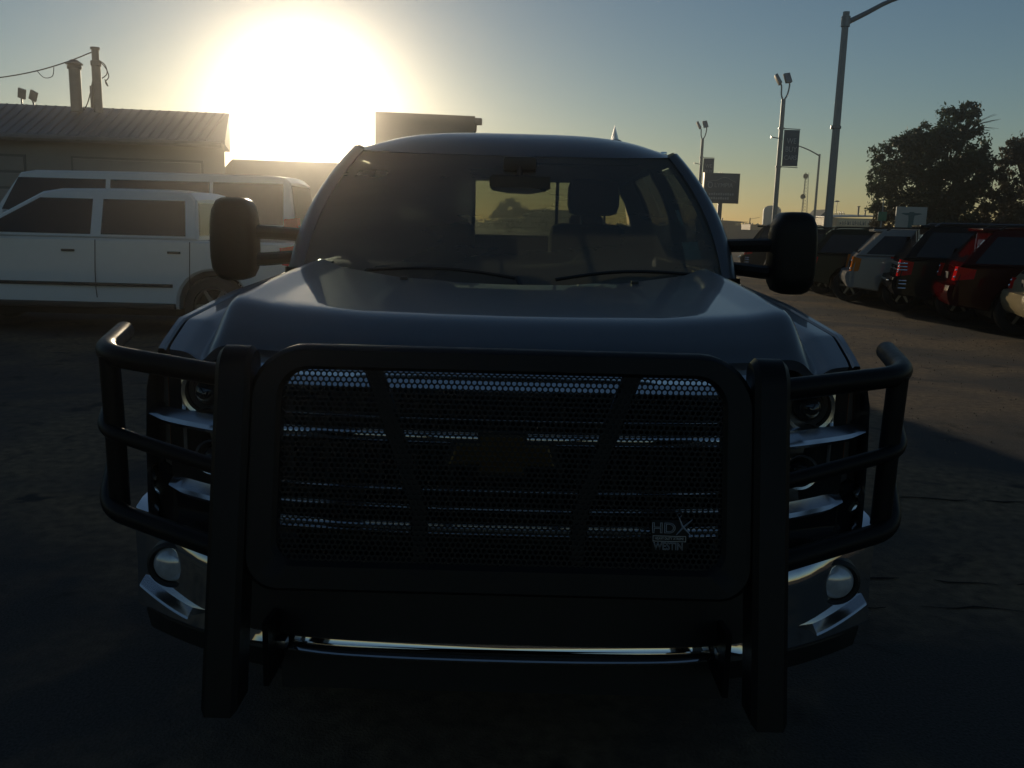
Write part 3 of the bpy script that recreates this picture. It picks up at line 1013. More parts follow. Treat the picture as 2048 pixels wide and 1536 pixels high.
_n = mg.node_tree.nodes.new('ShaderNodeTexNoise'); _n.inputs['Scale'].default_value = 40
_m = mg.node_tree.nodes.new('ShaderNodeMapRange'); _m.inputs['To Min'].default_value = .03; _m.inputs['To Max'].default_value = .08
mg.node_tree.links.new(_n.outputs['Fac'], _m.inputs['Value']); mg.node_tree.links.new(_m.outputs['Result'], _b.inputs['Roughness'])
_b.inputs['Base Color'].default_value = (.02, .022, .025, 1); _b.inputs['Coat Weight'].default_value = 1.0
M['bulbglass'] = mg
for sd in (-1, 1):
    q = lambda pts: [(sd * p[0], p[1]) for p in pts]
    hl = empty('headlight'); hl.parent = truck
    up_poly = [(.68, 1.235), (.74, 1.236), (.86, 1.208), (.985, 1.215), (1.03, 1.20), (1.04, 1.08), (.95, 1.075), (.85, 1.06), (.68, 1.055)]
    lo_poly = [(.68, 1.035), (.85, 1.04), (.95, 1.05), (1.035, 1.062), (1.04, .90), (.99, .875), (.88, .855), (.68, .85)]
    for nm, pl in (('upper', up_poly), ('lower', lo_poly)):
        mb = nose_panel(q(pl), .03, .055); mb.v = [(p[0], p[1] - 2.4, p[2]) for p in mb.v]
        mb.build('lamp_housing', 'lampdark', hl)
        rows = []
        mb = nose_panel(q(pl), .05, -.002); mb.v = [(p[0], p[1] - 2.4, p[2]) for p in mb.v]
        mb.build('lens', 'clear', hl)
    lamp_at(sd, .875, 1.137, .062, hl, .03)
    lamp_at(sd, .862, .945, .045, hl, .03)
    for x in (.955, .975, 1.0):
        MB().box(min(sd * (x - .006), sd * (x + .006)), max(sd * (x - .006), sd * (x + .006)), front_y(x) + .03 - 2.4, front_y(x) + .052 - 2.4, .93, 1.195, .003).build('reflector', 'lampchrome' if x < .99 else 'amber', hl)
    # bright strips under the lamps: tilted up so they mirror the sky
    for nm, (xa, xb), z0, zr, hgt in (('lamp_trim', (.69, 1.05), 1.055, .024, .034), ('lamp_trim', (.69, .99), .838, .032, .034)):
        b = MB()
        xs_ = np.linspace(xa, xb, 16)
        rows = []
        for i, x in enumerate(xs_):
            t = i / 15
            hh = hgt * (1 - .55 * max(0, (t - .85) / .15))
            z_ = z0 + zr * t ** 1.6
            y_ = front_y(x)
            rows.append([(sd * x, y_ + .05, z_ + hh * .55), (sd * x, y_ + .0, z_ + hh * .45), (sd * x, y_ - .030, z_ - hh * .25), (sd * x, y_ - .036, z_ - hh * .6), (sd * x, y_ - .02, z_ - hh), (sd * x, y_ + .05, z_ - hh)])
        b.grid(rows, True)
        b.f.append(tuple(range(6))); b.f.append(tuple(len(b.v) - 6 + i for i in range(6))[::-1])
        tb(b, nm, 'lampchrome', sharp=25)
    b = nose_panel(q([(.60, .845), (.70, .845), (.88, .83), (1.0, .86), (1.05, .90), (1.06, .80), (1.04, .73), (.86, .69), (.60, .69)]), .06, .02)
    tb(b, 'front_panel', 'blackpaint')
    b = nose_panel(q([(1.045, .87), (1.062, .90), (1.07, .86), (1.065, .82), (1.035, .815), (1.05, .845)]), .05, -.01)
    tb(b, 'corner_trim', 'chrome')
# bumper
def bump_y(x): return 2.30 + .02 * (abs(x) / .6) ** 2 + .23 * max(0, (abs(x) - .45) / .66) ** 1.9
def bump_top(x): return interp(abs(x), [0, .60, .80, .86, .90, 1.12], [.665, .685, .700, .700, .722, .775])
b = MB()
rows = []
for x in np.linspace(-1.12, 1.12, 65):
    s = abs(x)
    y, zt = bump_y(x), bump_top(x)
    zl = interp(s, [0, .60, .66, .8, 1.12], [.475, .485, .465, .455, .46])
    cut = interp(s, [0, .62, .74, 1.12], [1, 1, 0, 0])
    zm = interp(s, [0, .62, .72, 1.12], [.495, .505, .56, .60])
    r_ = [(x, y + .12, zt + .012), (x, y + .06, zt + .008), (x, y + .012, zt - .006), (x, y, zt - .022), (x, y - .004, zt * .55 + zm * .45), (x, y + .0, zm)]
    r_ += [(x, y - .006, zl * .6 + zm * .4), (x, y - .012, zl + .012), (x, y + .004, zl - .006), (x, y + .1, zl - .02)]
    rows.append(r_)
b.grid(rows)
bp_ = tb(b, 'bumper', 'chrome', sharp=35)
b = MB()                # black air intake that fills the middle of the bumper
rows = []
for x in np.linspace(-.70, .70, 29):
    y = bump_y(x)
    rows.append([(x, y + .03, .703), (x, y - .012, .692), (x, y - .022, .68), (x, y - .024, .58), (x, y - .022, .517), (x, y - .010, .507)])
b.grid(rows)
b.v = [(p[0], p[1] - 2.4, p[2]) for p in b.v]
b.build('air_intake', 'plastic', bp_)
for sd in (-1, 1):
    b = MB()            # fog lamp pod
    y = bump_y(.985) - 2.4
    c = (sd * .975, y - .012, .632)
    MB().lathe([(.075, .05), (.07, -.004), (.06, -.012), (.054, -.006), (.052, .03)], c, 'y', 32).build('fog_bezel', 'plastic', bp_)
    MB().lathe([(.052, .0), (.045, -.012), (.03, -.02), (.012, -.024), (.0005, -.025)], c, 'y', 28).build('fog_lamp', 'bulb', bp_)
    b = MB()            # lower bright lip under the fog lamp
    rows = []
    for i, x in enumerate(np.linspace(.90, 1.085, 12)):
        y = bump_y(x)
        z_ = .508 + .045 * (i / 11) ** 1.3
        rows.append([(sd * x, y + .01 - 2.4, z_ + .016), (sd * x, y - .045 - 2.4, z_ + .002), (sd * x, y - .05 - 2.4, z_ - .004), (sd * x, y - .0 - 2.4, z_ - .012)])
    b.grid(rows, True); b.f.append((0, 1, 2, 3)); b.f.append(tuple(len(b.v) - 4 + i for i in range(4))[::-1])
    b.build('lower_lip', 'lampchrome', bp_, 30)
    b = MB()            # dark valance under the bumper corner
    rows = []
    for x in np.linspace(.62, 1.09, 12):
        y = bump_y(x) - 2.4
        rows.append([(sd * x, y + .012, .50), (sd * x, y + .0, .45), (sd * x, y + .03, .38), (sd * x, y + .08, .35), (sd * x, y + .12, .50)])
    b.grid(rows, True); b.f.append(tuple(range(5))); b.f.append(tuple(len(b.v) - 5 + i for i in range(5))[::-1])
    b.build('valance', 'plastic', bp_, 30)
    MB().box(sd * .603 - .02, sd * .603 + .02, 2.27 - 2.4, 2.31 - 2.4, .488, .515, .01).build('tow_loop', 'rim', bp_)
b = MB()
rows = []
for x in np.linspace(-.6, .6, 25):
    y = bump_y(x) - .004
    k = 1 - (abs(x) / .6) ** 4
    rows.append([(x, y + .03, .492), (x, y - .012 - .02 * k, .489), (x, y - .026 - .02 * k, .480), (x, y - .02 - .02 * k, .472), (x, y + .03, .468)])
b.grid(rows, True)
b.v = [(p[0], p[1] - 2.4, p[2]) for p in b.v]
b.build('chin_lip', 'chrome', bp_, 30)
b = MB().box(-.62, .62, 2.36, 2.40, .33, .47)
tb(b, 'air_dam', 'plastic')
b = MB().box(-.8, .8, 2.62, 2.66, .34, .5)
tb(b, 'splash_guard', 'dark')

# --- grille guard
gg = empty('grille_guard'); gg.parent = truck
gg.location.x = -.012
def lean(z): return -.232 * (1.33 - z)          # the guard leans back towards its top
def gp(mb, name, material='powder', sharp=35, tilt=True):
    mb.v = [(p[0], p[1] - 2.4 + (lean(p[2]) if tilt else 0), p[2]) for p in mb.v]
    return mb.build(name, material, gg, sharp)
for sd in (-1, 1):
    arc = [(2.10 + .055 - .055 * math.cos(q), 1.282 + .055 * math.sin(q)) for q in np.linspace(0, math.pi, 13)]
    poly = [(2.10, .50)] + arc + [(2.21, .50)]
    b = MB(); b.prism(poly, 'x', sd * .598, sd * .682, .012)
    gp(b, 'upright')
def rr_loop(x, z0, z1, rt, rb, n=8):
    pts = []
    for cx, cz, r_, a0 in ((x - rb, z0 + rb, rb, -90), (x - rt, z1 - rt, rt, 0)):
        pts += [(cx + r_ * math.cos(R(a0 + 90 * k / n)), cz + r_ * math.sin(R(a0 + 90 * k / n))) for k in range(n + 1)]
    for cx, cz, r_, a0 in ((-x + rt, z1 - rt, rt, 90), (-x + rb, z0 + rb, rb, 180)):
        pts += [(cx + r_ * math.cos(R(a0 + 90 * k / n)), cz + r_ * math.sin(R(a0 + 90 * k / n))) for k in range(n + 1)]
    return pts
lo_, li_ = rr_loop(.605, .775, 1.343, .13, .08), rr_loop(.528, .845, 1.288, .07, .05)
mid_ = rr_loop(.595, .785, 1.334, .122, .075)
mid2 = rr_loop(.538, .835, 1.297, .075, .055)
b = MB()
b.grid([[(p[0], y, p[1]) for p in l] for l, y in ((li_, 2.17), (li_, 2.132), (mid2, 2.122), (mid_, 2.122), (lo_, 2.134), (lo_, 2.17))], True)
gp(b, 'panel_frame')
# perforated panel: hexagonal cells with round holes
PITCH_H = .0136
hexm = MB()
hx = PITCH_H / math.sqrt(3)
ang6 = [R(90 + 30 * k) for k in range(12)]
outer = [(hx * math.cos(a) if k % 2 == 0 else hx * math.cos(R(30)) * math.cos(a), hx * math.sin(a) if k % 2 == 0 else hx * math.cos(R(30)) * math.sin(a)) for k, a in enumerate(ang6)]
inner = [(.0052 * math.cos(a), .0052 * math.sin(a)) for a in ang6]
V, Fc = [], []
rown = 0
z = .842
while z < 1.292:
    off = (rown % 2) * PITCH_H / 2
    nx = int(.53 / PITCH_H)
    for k in range(-nx, nx + 1):
        x = k * PITCH_H + off
        if abs(x) > .532: continue
        o = len(V)
        V += [(x + p[0], -.268 + lean(z + p[1]), z + p[1]) for p in outer] + [(x + p[0], -.268 + lean(z + p[1]), z + p[1]) for p in inner] + [(x + p[0], -.266 + lean(z + p[1]), z + p[1]) for p in inner]
        for j in range(12):
            j2 = (j + 1) % 12
            Fc.append((o + j, o + j2, o + 12 + j2, o + 12 + j))
            Fc.append((o + 12 + j, o + 12 + j2, o + 24 + j2, o + 24 + j))
    z += PITCH_H * math.sqrt(3) / 2
    rown += 1
me = bpy.data.meshes.new('mesh_panel'); me.from_pydata(V, [], Fc); me.materials.append(M['powder'])
o = bpy.data.objects.new('mesh_panel', me); COL.objects.link(o); o.parent = gg
for sd in (-1, 1):
    b = MB(); b.prism([(sd * p[0], p[1]) for p in [(.292, 1.295), (.338, 1.295), (.238, 1.03), (.212, .96), (.205, .80), (.168, .80), (.172, .97), (.198, 1.04)]], 'y', 2.142, 2.165, .004)
    gp(b, 'brace')
    # wing hoop: three tubes tied by a post
    r_ = .0275
    b = MB(); b.tube(round_corner([(sd * .65, 2.13, 1.262), (sd * 1.025, 2.255, 1.290), (sd * 1.075, 2.52, 1.315)], .09, 7), r_, 14); gp(b, 'wing_tube', sharp=60, tilt=False)
    b = MB(); b.tube(round_corner([(sd * .65, 2.11, 1.03), (sd * 1.025, 2.245, 1.095), (sd * 1.065, 2.40, 1.14)], .06, 6), .020, 14); gp(b, 'wing_tube', sharp=60, tilt=False)
    b = MB(); b.tube(round_corner([(sd * .65, 2.06, .845), (sd * 1.025, 2.245, .885), (sd * 1.065, 2.40, .96)], .07, 6), .026, 14); gp(b, 'wing_tube', sharp=60, tilt=False)
    b = MB(); b.tube([(sd * 1.005, 2.262, 1.285), (sd * 1.0, 2.262, 1.1), (sd * .997, 2.262, .89)], .026, 14); gp(b, 'wing_post', sharp=60, tilt=False)
    b = MB(); b.prism([(2.2, .42), (2.6, .42), (2.6, .56), (2.2, .6)], 'x', sd * .60, sd * .615); gp(b, 'mount_plate', tilt=False)
# badge
text_mesh('HD', .034, 0, 'badge_lettering', 'badge', gg, (.388, -.283 + lean(0.945), 0.945), rot=(R(77), 0, 0), outline=.0009, sx=1.15)
text_mesh('HEAVY DUTY XTREME', .0085, .0006, 'badge_lettering', 'badge', gg, (.402, -.283 + lean(0.922), 0.922), rot=(R(77), 0, 0), sx=.8)
text_mesh('WESTIN', .0245, 0, 'badge_lettering', 'badge', gg, (.400, -.283 + lean(0.904), 0.904), rot=(R(77), 0, 0), outline=.0007, sx=.78)
b = MB()
b.tube([(.424, 2.1165, 0.9710), (.432, 2.1165, 0.9510), (.452, 2.1165, 0.9310)], [.0012, .003, .0012], 6)
b.tube([(.418, 2.1165, 0.9310), (.434, 2.1165, 0.9490), (.456, 2.1165, 0.9670)], [.001, .0026, .001], 6)
b.lathe([(.0045, 0), (.0036, .001), (.0045, .002)], (.425, 2.1155, 0.9760), 'y', 12)
gp(b, 'badge_figure', 'badge')
b = MB()
for (x0, x1, z0, z1) in ((.364, .440, 0.9275, 0.9285), (.364, .440, 0.9155, 0.9165), (.363, .364, 0.9155, 0.9285), (.440, .441, 0.9155, 0.9285)):
    b.box(x0, x1, 2.116, 2.118, z0, z1)
gp(b, 'badge_outline', 'badge')
b = MB().box(.36, .445, 2.119, 2.1225, 0.8890, 0.9640, .001)
gp(b, 'badge_plate', 'powder')

# ================================================================== PARKED VEHICLES
def vehicle(name, label, cat, paint, L=4.9, W=1.95, H=1.80, belt=1.08, wr=.39, rear_ov=1.05, front_ov=.92, rake=.34, hood=1.35, ws=.85,
            rails=True, spoiler=True, lamp=(.80, 1.04), lampw=.16, lampmat='redlamp', chrome=False, bed=0.0, group=None, two_tone=None, van=False, bumpmat=None):
    t = empty(name)
    tag(t, label, cat, group)
    hwz = lambda z: W / 2 - (.0 if z > .62 else .05 * (.62 - z) / .3) - .05 * max(0, (z - .85)) / max(.1, belt - .85) if z <= belt else W / 2 - .055 - .20 * (z - belt) / (H - belt)
    def arch(cx):
        pts = []
        for k in range(13):
            q = math.pi * (1 - k / 12)
            pts.append((cx + (wr + .07) * math.cos(q), max(.36, wr + (wr + .07) * math.sin(q))))
        return pts
    def loft(poly, name_, material, ins=.03, cols=(-1, -.96, -.5, 0, .5, .96, 1), crown=0.0):
        inn = inset_poly(poly, ins)
        rows = []
        for c in cols:
            pl = inn if abs(c) == 1 else poly
            rows.append([(p[0], c * hwz(p[1]), p[1] + (crown * (1 - c * c) if p[1] > H - .15 else 0)) for p in pl])
        b = MB(); b.grid(rows, True)
        n = len(poly)
        b.f.append(tuple(range(n))); b.f.append(tuple(len(b.v) - n + k for k in range(n))[::-1])
        return b.build(name_, material, t, 30)
    low = [(.10, .44), (.03, .50), (.0, .62), (.02, .78), (.07, .80), (.085, .92), (.13, belt), (L - hood, belt)]
    if van:
        low += [(L - hood * .5, belt - .02), (L - .12, belt - .16), (L - .02, .82), (L, .6), (L - .08, .42)]
    else:
        low += [(L - hood * .55, belt - .015), (L - .28, belt - .08), (L - .07, belt - .2), (L - .01, .7), (L, .58), (L - .1, .40)]
    low += [(L - front_ov + wr + .07, .36)] + arch(L - front_ov)[::-1] + [(L - front_ov - wr - .07, .36), (rear_ov + wr + .07, .36)] + arch(rear_ov)[::-1] + [(rear_ov - wr - .07, .38)]
    loft(low, 'body', paint)
    x0 = bed if bed else .13
    rt = x0 + (rake if not bed else .05)
    gh = [(x0, belt + .002), (rt, H - .13), (rt + .1, H - .035), (rt + .35, H - .01), (rt + (L - hood - ws - rt) * .55, H), (L - hood - ws - .25, H - .015), (L - hood - ws, H - .06), (L - hood - .02, belt + .002)]
    loft(gh, 'cabin', paint, .025, crown=.025)
    def pane(poly, nm, sd):
        b = MB()
        n = len(poly)
        vs = [(p[0], sd * (hwz(p[1]) + d), p[1]) for d in (.006, -.01) for p in poly]
        b.add(vs, [tuple(range(n)), tuple(range(n, 2 * n))[::-1]] + [(k, (k + 1) % n, n + (k + 1) % n, n + k) for k in range(n)])
        return b.build(nm, 'darkglass2', t)
    zb, zt = belt + .05, H - .14
    xa = x0 + .14; xe = L - hood - .12
    sl = lambda x_, z_, top, bot: bot + (top - bot) * (z_ - zb) / (zt - zb)
    posts = [x0 + .28, rear_ov + .55, (rear_ov + .55 + L - hood - .55) / 2 + .1, L - hood - .5] if not bed else [x0 + .1, x0 + 1.0, x0 + 1.95]
    for sd in (-1, 1):
        if bed:
            segs = [([x0 + .16, x0 + 1.28], [x0 + .2, x0 + 1.28]), ([x0 + 1.42, L - hood - .22], [x0 + 1.42, L - hood - ws + .02])]
        else:
            m1 = rear_ov + .45; m2 = m1 + (L - hood - .3 - m1) * .5
            segs = [([x0 + .2, m1 - .06], [rt + .12, m1 - .06]), ([m1, m2 - .05], [m1, m2 - .05]), ([m2 + .03, L - hood - .2], [m2 + .03, L - hood - ws + .03])]
        for bo, to in segs:
            pane([(bo[0], zb), (bo[1], zb), (to[1], zt), (to[0], zt)], 'side_window', sd)
        # tail lamp wraps round the corner
        y1 = W / 2 - .035
        b = MB()
        z0, z1 = lamp
        b.add([(.03, sd * (y1 - lampw), z0), (.045, sd * (y1 + .012), z0), (.07 + lampw * 1.3, sd * (y1 + .025), z0 + .04), (.07, sd * (y1 - lampw), z1), (.085, sd * (y1 + .004), z1), (.12 + lampw * 1.2, sd * (y1 + .008), z1 - .04),
               (.2, sd * (y1 - lampw), z0), (.3, sd * (y1 - lampw), z1)],
              [(0, 1, 4, 3), (1, 2, 5, 4), (0, 3, 7, 6), (3, 4, 5, 7), (0, 6, 2, 1), (2, 6, 7, 5)])
        tl_ = b.build('tail_lamp', lampmat, t, 20)
        for k in range(2):
            zz = z0 + (z1 - z0) * (.25 + .5 * k)
            MB().lathe([(.026, .01), (.022, -.012), (.012, -.022), (.0005, -.026)], (.045 + .04 * (zz - z0) / (z1 - z0), sd * (y1 - .03 - .02 * (k % 2)), zz), 'x', 10).build('glint_bead', 'lampchrome', tl_)  # chrome beads added to the lamp so the sun leaves glints
        b = MB(); b.add([(L - .16, sd * (W / 2 - .40), belt - .2), (L - .12, sd * (W / 2 - .38), belt - .34), (L - .3, sd * (W / 2 - .03), belt - .33), (L - .36, sd * (W / 2 - .035), belt - .18), (L - .5, sd * (W / 2 - .4), belt - .2), (L - .5, sd * (W / 2 - .38), belt - .34)],
                        [(0, 1, 2, 3), (0, 3, 4), (1, 5, 2), (0, 4, 5, 1), (2, 5, 4, 3)])
        b.build('headlight', 'lampchrome', t)
        if rails:
            b = MB(); b.tube([(rt + .15, sd * (W / 2 - .27), H - .03), (rt + .25, sd * (W / 2 - .27), H + .03), (L - hood - ws - .5, sd * (W / 2 - .27), H + .034), (L - hood - ws - .35, sd * (W / 2 - .27), H - .02)], .018, 6)
            b.build('roof_rail', 'rim' if chrome else 'plastic', t)
        b = MB(); b.box(L - hood - .45, L - hood - .25, sd * (W / 2 + .02) - (.0 if sd > 0 else .2), sd * (W / 2 + .02) + (.2 if sd > 0 else 0), belt + .03, belt + .2, .03)
        b.build('door_mirror', paint, t)
        for hx_ in ((x0 + .22, x0 + 1.62) if bed else (rear_ov + .75, rear_ov + 1.85)):
            b = MB(); b.box(hx_, hx_ + .17, sd * (hwz(belt - .16) + .014) - .014, sd * (hwz(belt - .16) + .014) + .014, belt - .18, belt - .15, .006)
            b.build('handle', 'rim' if chrome else ('plastic' if paint == 'white' else paint), t)
        dx = [x0 + .10, x0 + 1.35, L - hood - .12] if bed else [rear_ov + .45, rear_ov + 1.5, L - hood - .12]
        for q in dx:
            b = MB(); z_ = [.5, .62, .85, belt - .02]
            b.grid([[(q - .006, sd * (hwz(z) + .002), z), (q + .006, sd * (hwz(z) + .002), z)] for z in z_])
            b.build('door_seam', 'dark', t)
        b = MB(); b.box(rear_ov + wr + .12, L - front_ov - wr - .12, sd * (hwz(.68) + .006) - .012, sd * (hwz(.68) + .006) + .012, .655, .70, .006)
        b.build('side_moulding', 'plastic', t)
        for wx in (rear_ov, L - front_ov):
            wheel_parts(t, (wx, sd * (W / 2 - .13), wr), wr, .24, ('y', sd))
        b = MB(); b.box(rear_ov + wr + .1, L - front_ov - wr - .1, sd * (W / 2 - .02) - .03, sd * (W / 2 - .02) + .03, .36, .44, .015)
        b.build('sill', bumpmat or 'plastic', t)
        if chrome:
            for (za, zb2) in ((1.02, 1.06), (.96, 1.0), (.90, .94), (.70, .74), (.64, .68), (.56, .60)):
                b = MB(); b.tube([(.07, sd * (W / 2 - .2), (za + zb2) / 2), (.06, sd * (W / 2 - .06), (za + zb2) / 2), (.12, sd * (hwz(za) + .006), (za + zb2) / 2), (.2, sd * (hwz(za) + .006), (za + zb2) / 2)], .02, 10, sub=4)  # round chrome bars, shaped to throw sun glints at the rear corner
                b.build('glint_trim', 'chrome', t)
    def rearpane(poly, nm, material, dx):
        b = MB(); n = len(poly)
        gx = lambda z: x0 + (rt - x0) * (z - belt) / (H - .13 - belt)
        vs = [(gx(p[1]) + d, p[0], p[1]) for d in (dx, .02) for p in poly]
        b.add(vs, [tuple(range(n)), tuple(range(n, 2 * n))[::-1]] + [(k, (k + 1) % n, n + (k + 1) % n, n + k) for k in range(n)])
        return b.build(nm, material, t)
    rearpane([(-W / 2 + .16, belt + .06), (W / 2 - .16, belt + .06), (W / 2 - .28, H - .16), (-W / 2 + .28, H - .16)], 'rear_window', 'darkglass2', -.006)
    gf = lambda z: L - hood - .02 - (ws - .02) * (z - belt) / (H - .06 - belt)
    b = MB(); pl = [(-W / 2 + .14, belt + .04), (W / 2 - .14, belt + .04), (W / 2 - .27, H - .1), (-W / 2 + .27, H - .1)]
    b.add([(gf(p[1]) + d, p[0], p[1]) for d in (.008, -.02) for p in pl], [(0, 1, 2, 3), (7, 6, 5, 4), (0, 1, 5, 4), (1, 2, 6, 5), (2, 3, 7, 6), (3, 0, 4, 7)])
    b.build('windshield', 'darkglass2', t)
    bm_ = bumpmat or paint
    b = MB(); rows = []
    for yy in np.linspace(-1, 1, 15):
        k = .05 * (1 - abs(yy) ** 4)
        y = yy * (W / 2 - .015)
        rows.append([(.12, y, .80), (-.02 - k, y, .775), (-.05 - k, y, .68), (-.03 - k, y, .56), (.02 - k * .5, y, .46), (.14, y, .45)])
    b.grid(rows, True); b.f.append(tuple(range(6))); b.f.append(tuple(len(b.v) - 6 + k for k in range(6))[::-1])
    b.build('rear_bumper', bm_, t)
    if chrome:
        for (za, zb2, x_) in ((.70, .735, -.135), (.99, 1.06, .06), (.90, .93, .05)):
            MB().box(x_, x_ + .04, -W / 2 + .06, W / 2 - .06, za, zb2, .008).build('rear_trim', 'chrome', t)
    if spoiler:
        b = MB(); b.box(rt - .1, rt + .3, -W / 2 + .3, W / 2 - .3, H - .06, H - .005, .02); b.build('spoiler', paint, t)
    MB().box(.062, .09, -.16, .16, .86, .97, .004).build('number_plate', 'dark', t)
    MB().box(rear_ov - .4, L - front_ov + .4, -W / 2 + .26, W / 2 - .26, .25, .5).build('underbody', 'dark', t)
    if bed:
        b = MB(); b.box(.25, x0 - .12, -W / 2 + .12, W / 2 - .12, belt - .03, belt + .004); b.build('bed_cover', 'plastic', t)
    return t
M['darkglass2'] = mat('tinted_window', (0.006, 0.007, 0.008), 0.06, 0, 0.0, 0.2, 3, rvar=.2, spec=.5)
ROW = 'vehicles parked in a row on the right'
HEAD = R(-17)
def park(t, wx, wy, rear_ov=1.05, W=1.95, head=HEAD):
    h = (math.cos(head), math.sin(head)); l = (-h[1], h[0])
    t.location = (wx - rear_ov * h[0] + (W / 2 - .13) * l[0], wy - rear_ov * h[1] + (W / 2 - .13) * l[1], 0)
    t.rotation_euler = (0, 0, head)
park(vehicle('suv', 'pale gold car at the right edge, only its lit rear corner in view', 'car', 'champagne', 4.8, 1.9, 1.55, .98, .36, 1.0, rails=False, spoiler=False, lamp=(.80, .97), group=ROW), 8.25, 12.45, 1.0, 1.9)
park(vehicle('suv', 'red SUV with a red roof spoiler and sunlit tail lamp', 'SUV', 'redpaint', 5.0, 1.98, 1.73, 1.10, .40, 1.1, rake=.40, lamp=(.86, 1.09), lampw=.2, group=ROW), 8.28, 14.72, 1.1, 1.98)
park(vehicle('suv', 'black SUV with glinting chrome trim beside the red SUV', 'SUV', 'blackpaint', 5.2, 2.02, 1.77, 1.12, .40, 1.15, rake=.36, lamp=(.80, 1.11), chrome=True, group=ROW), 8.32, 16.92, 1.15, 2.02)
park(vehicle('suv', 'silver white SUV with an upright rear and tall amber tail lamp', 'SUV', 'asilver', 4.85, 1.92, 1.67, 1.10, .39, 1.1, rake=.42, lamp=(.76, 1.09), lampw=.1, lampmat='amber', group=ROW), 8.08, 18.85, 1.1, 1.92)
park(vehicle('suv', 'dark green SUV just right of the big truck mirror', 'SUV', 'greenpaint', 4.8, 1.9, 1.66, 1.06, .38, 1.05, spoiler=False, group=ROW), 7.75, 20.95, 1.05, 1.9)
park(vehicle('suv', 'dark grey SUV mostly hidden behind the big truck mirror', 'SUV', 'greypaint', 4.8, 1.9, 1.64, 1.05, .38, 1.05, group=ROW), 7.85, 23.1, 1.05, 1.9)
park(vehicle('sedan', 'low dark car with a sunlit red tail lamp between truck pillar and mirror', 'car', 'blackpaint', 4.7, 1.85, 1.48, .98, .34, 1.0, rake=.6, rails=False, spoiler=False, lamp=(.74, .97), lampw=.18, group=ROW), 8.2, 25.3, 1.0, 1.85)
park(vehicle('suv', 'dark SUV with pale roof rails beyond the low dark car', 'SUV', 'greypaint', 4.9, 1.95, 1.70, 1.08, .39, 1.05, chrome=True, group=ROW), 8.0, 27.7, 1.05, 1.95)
LEFTG = 'white vehicles parked before the workshop'
pk = vehicle('white_pickup', 'white crew cab pickup parked side on in front of the workshop', 'pickup truck', 'white', 5.9, 2.0, 1.93, 1.28, .41, 1.2, .95, .1, 1.35, 1.05, rails=False, spoiler=False, bed=1.4, chrome=False, lamp=(.95, 1.25), group=LEFTG)
pk.location = (-2.8, 12.95, 0); pk.rotation_euler = (0, 0, R(180))
vn = vehicle('white_van', 'tall white van behind the white pickup', 'van', 'white', 6.0, 2.05, 2.30, 1.42, .38, 1.15, .9, .1, .65, .55, rails=False, spoiler=False, van=True, lamp=(1.0, 1.6), group=LEFTG)
vn.location = (-3.65, 16.5, 0); vn.rotation_euler = (0, 0, R(181))

# ================================================================== POLES AND SIGNS ON THE RIGHT
def pole_mb(h, r0, r1, n=12):
    return MB().lathe([(0, 0), (r0 * 1.9, 0), (r0 * 1.9, .03), (r0, .05), (r1, h), (0, h + .01)], (0, 0, 0), 'z', n)
sl = empty('street_light', (8.17, 24, 0))
sl.scale = (.74, .74, .913)
tag(sl, 'tallest and nearest street light pole, its arm leaving the top of the view', 'street light')
pole_mb(7.70, .165, .115, 8).build('pole', 'steel', sl)
MB().tube([(.05, 0, 7.42), (.72, 0, 7.70), (1.5, 0, 8.03), (2.88, 0, 8.42)], [.075, .05], 8, sub=3).build('arm', 'steel', sl)
MB().lathe([(.125, 7.30), (.155, 7.31), (.155, 7.58), (.125, 7.59)], (0, 0, 0), 'z', 10).build('arm_bracket', 'steel', sl)
MB().box(2.8, 3.6, -.16, .16, 8.36, 8.5, .04).build('lamp_head', 'steel', sl)
MB().lathe([(.15, 4.58), (.165, 4.59), (.165, 4.65), (.15, 4.66)], (0, 0, 0), 'z', 10).build('band', 'steel', sl)
MB().box(-.2, -.12, -.04, .04, 4.57, 4.67, .01).build('clamp', 'steel', sl)
sl2 = empty('street_light', (26.0, 80, 0))
tag(sl2, 'smaller distant street light with its arm reaching left behind the banner', 'street light')
pole_mb(7.95, .13, .085, 8).build('pole', 'steel', sl2)
MB().tube([(0, 0, 7.8), (-.9, 0, 8.25), (-1.9, 0, 8.6), (-2.6, 0, 8.75)], [.06, .04], 8, sub=2).build('arm', 'steel', sl2)
MB().box(-3.1, -2.5, -.13, .13, 8.68, 8.8, .03).build('lamp_head', 'steel', sl2)

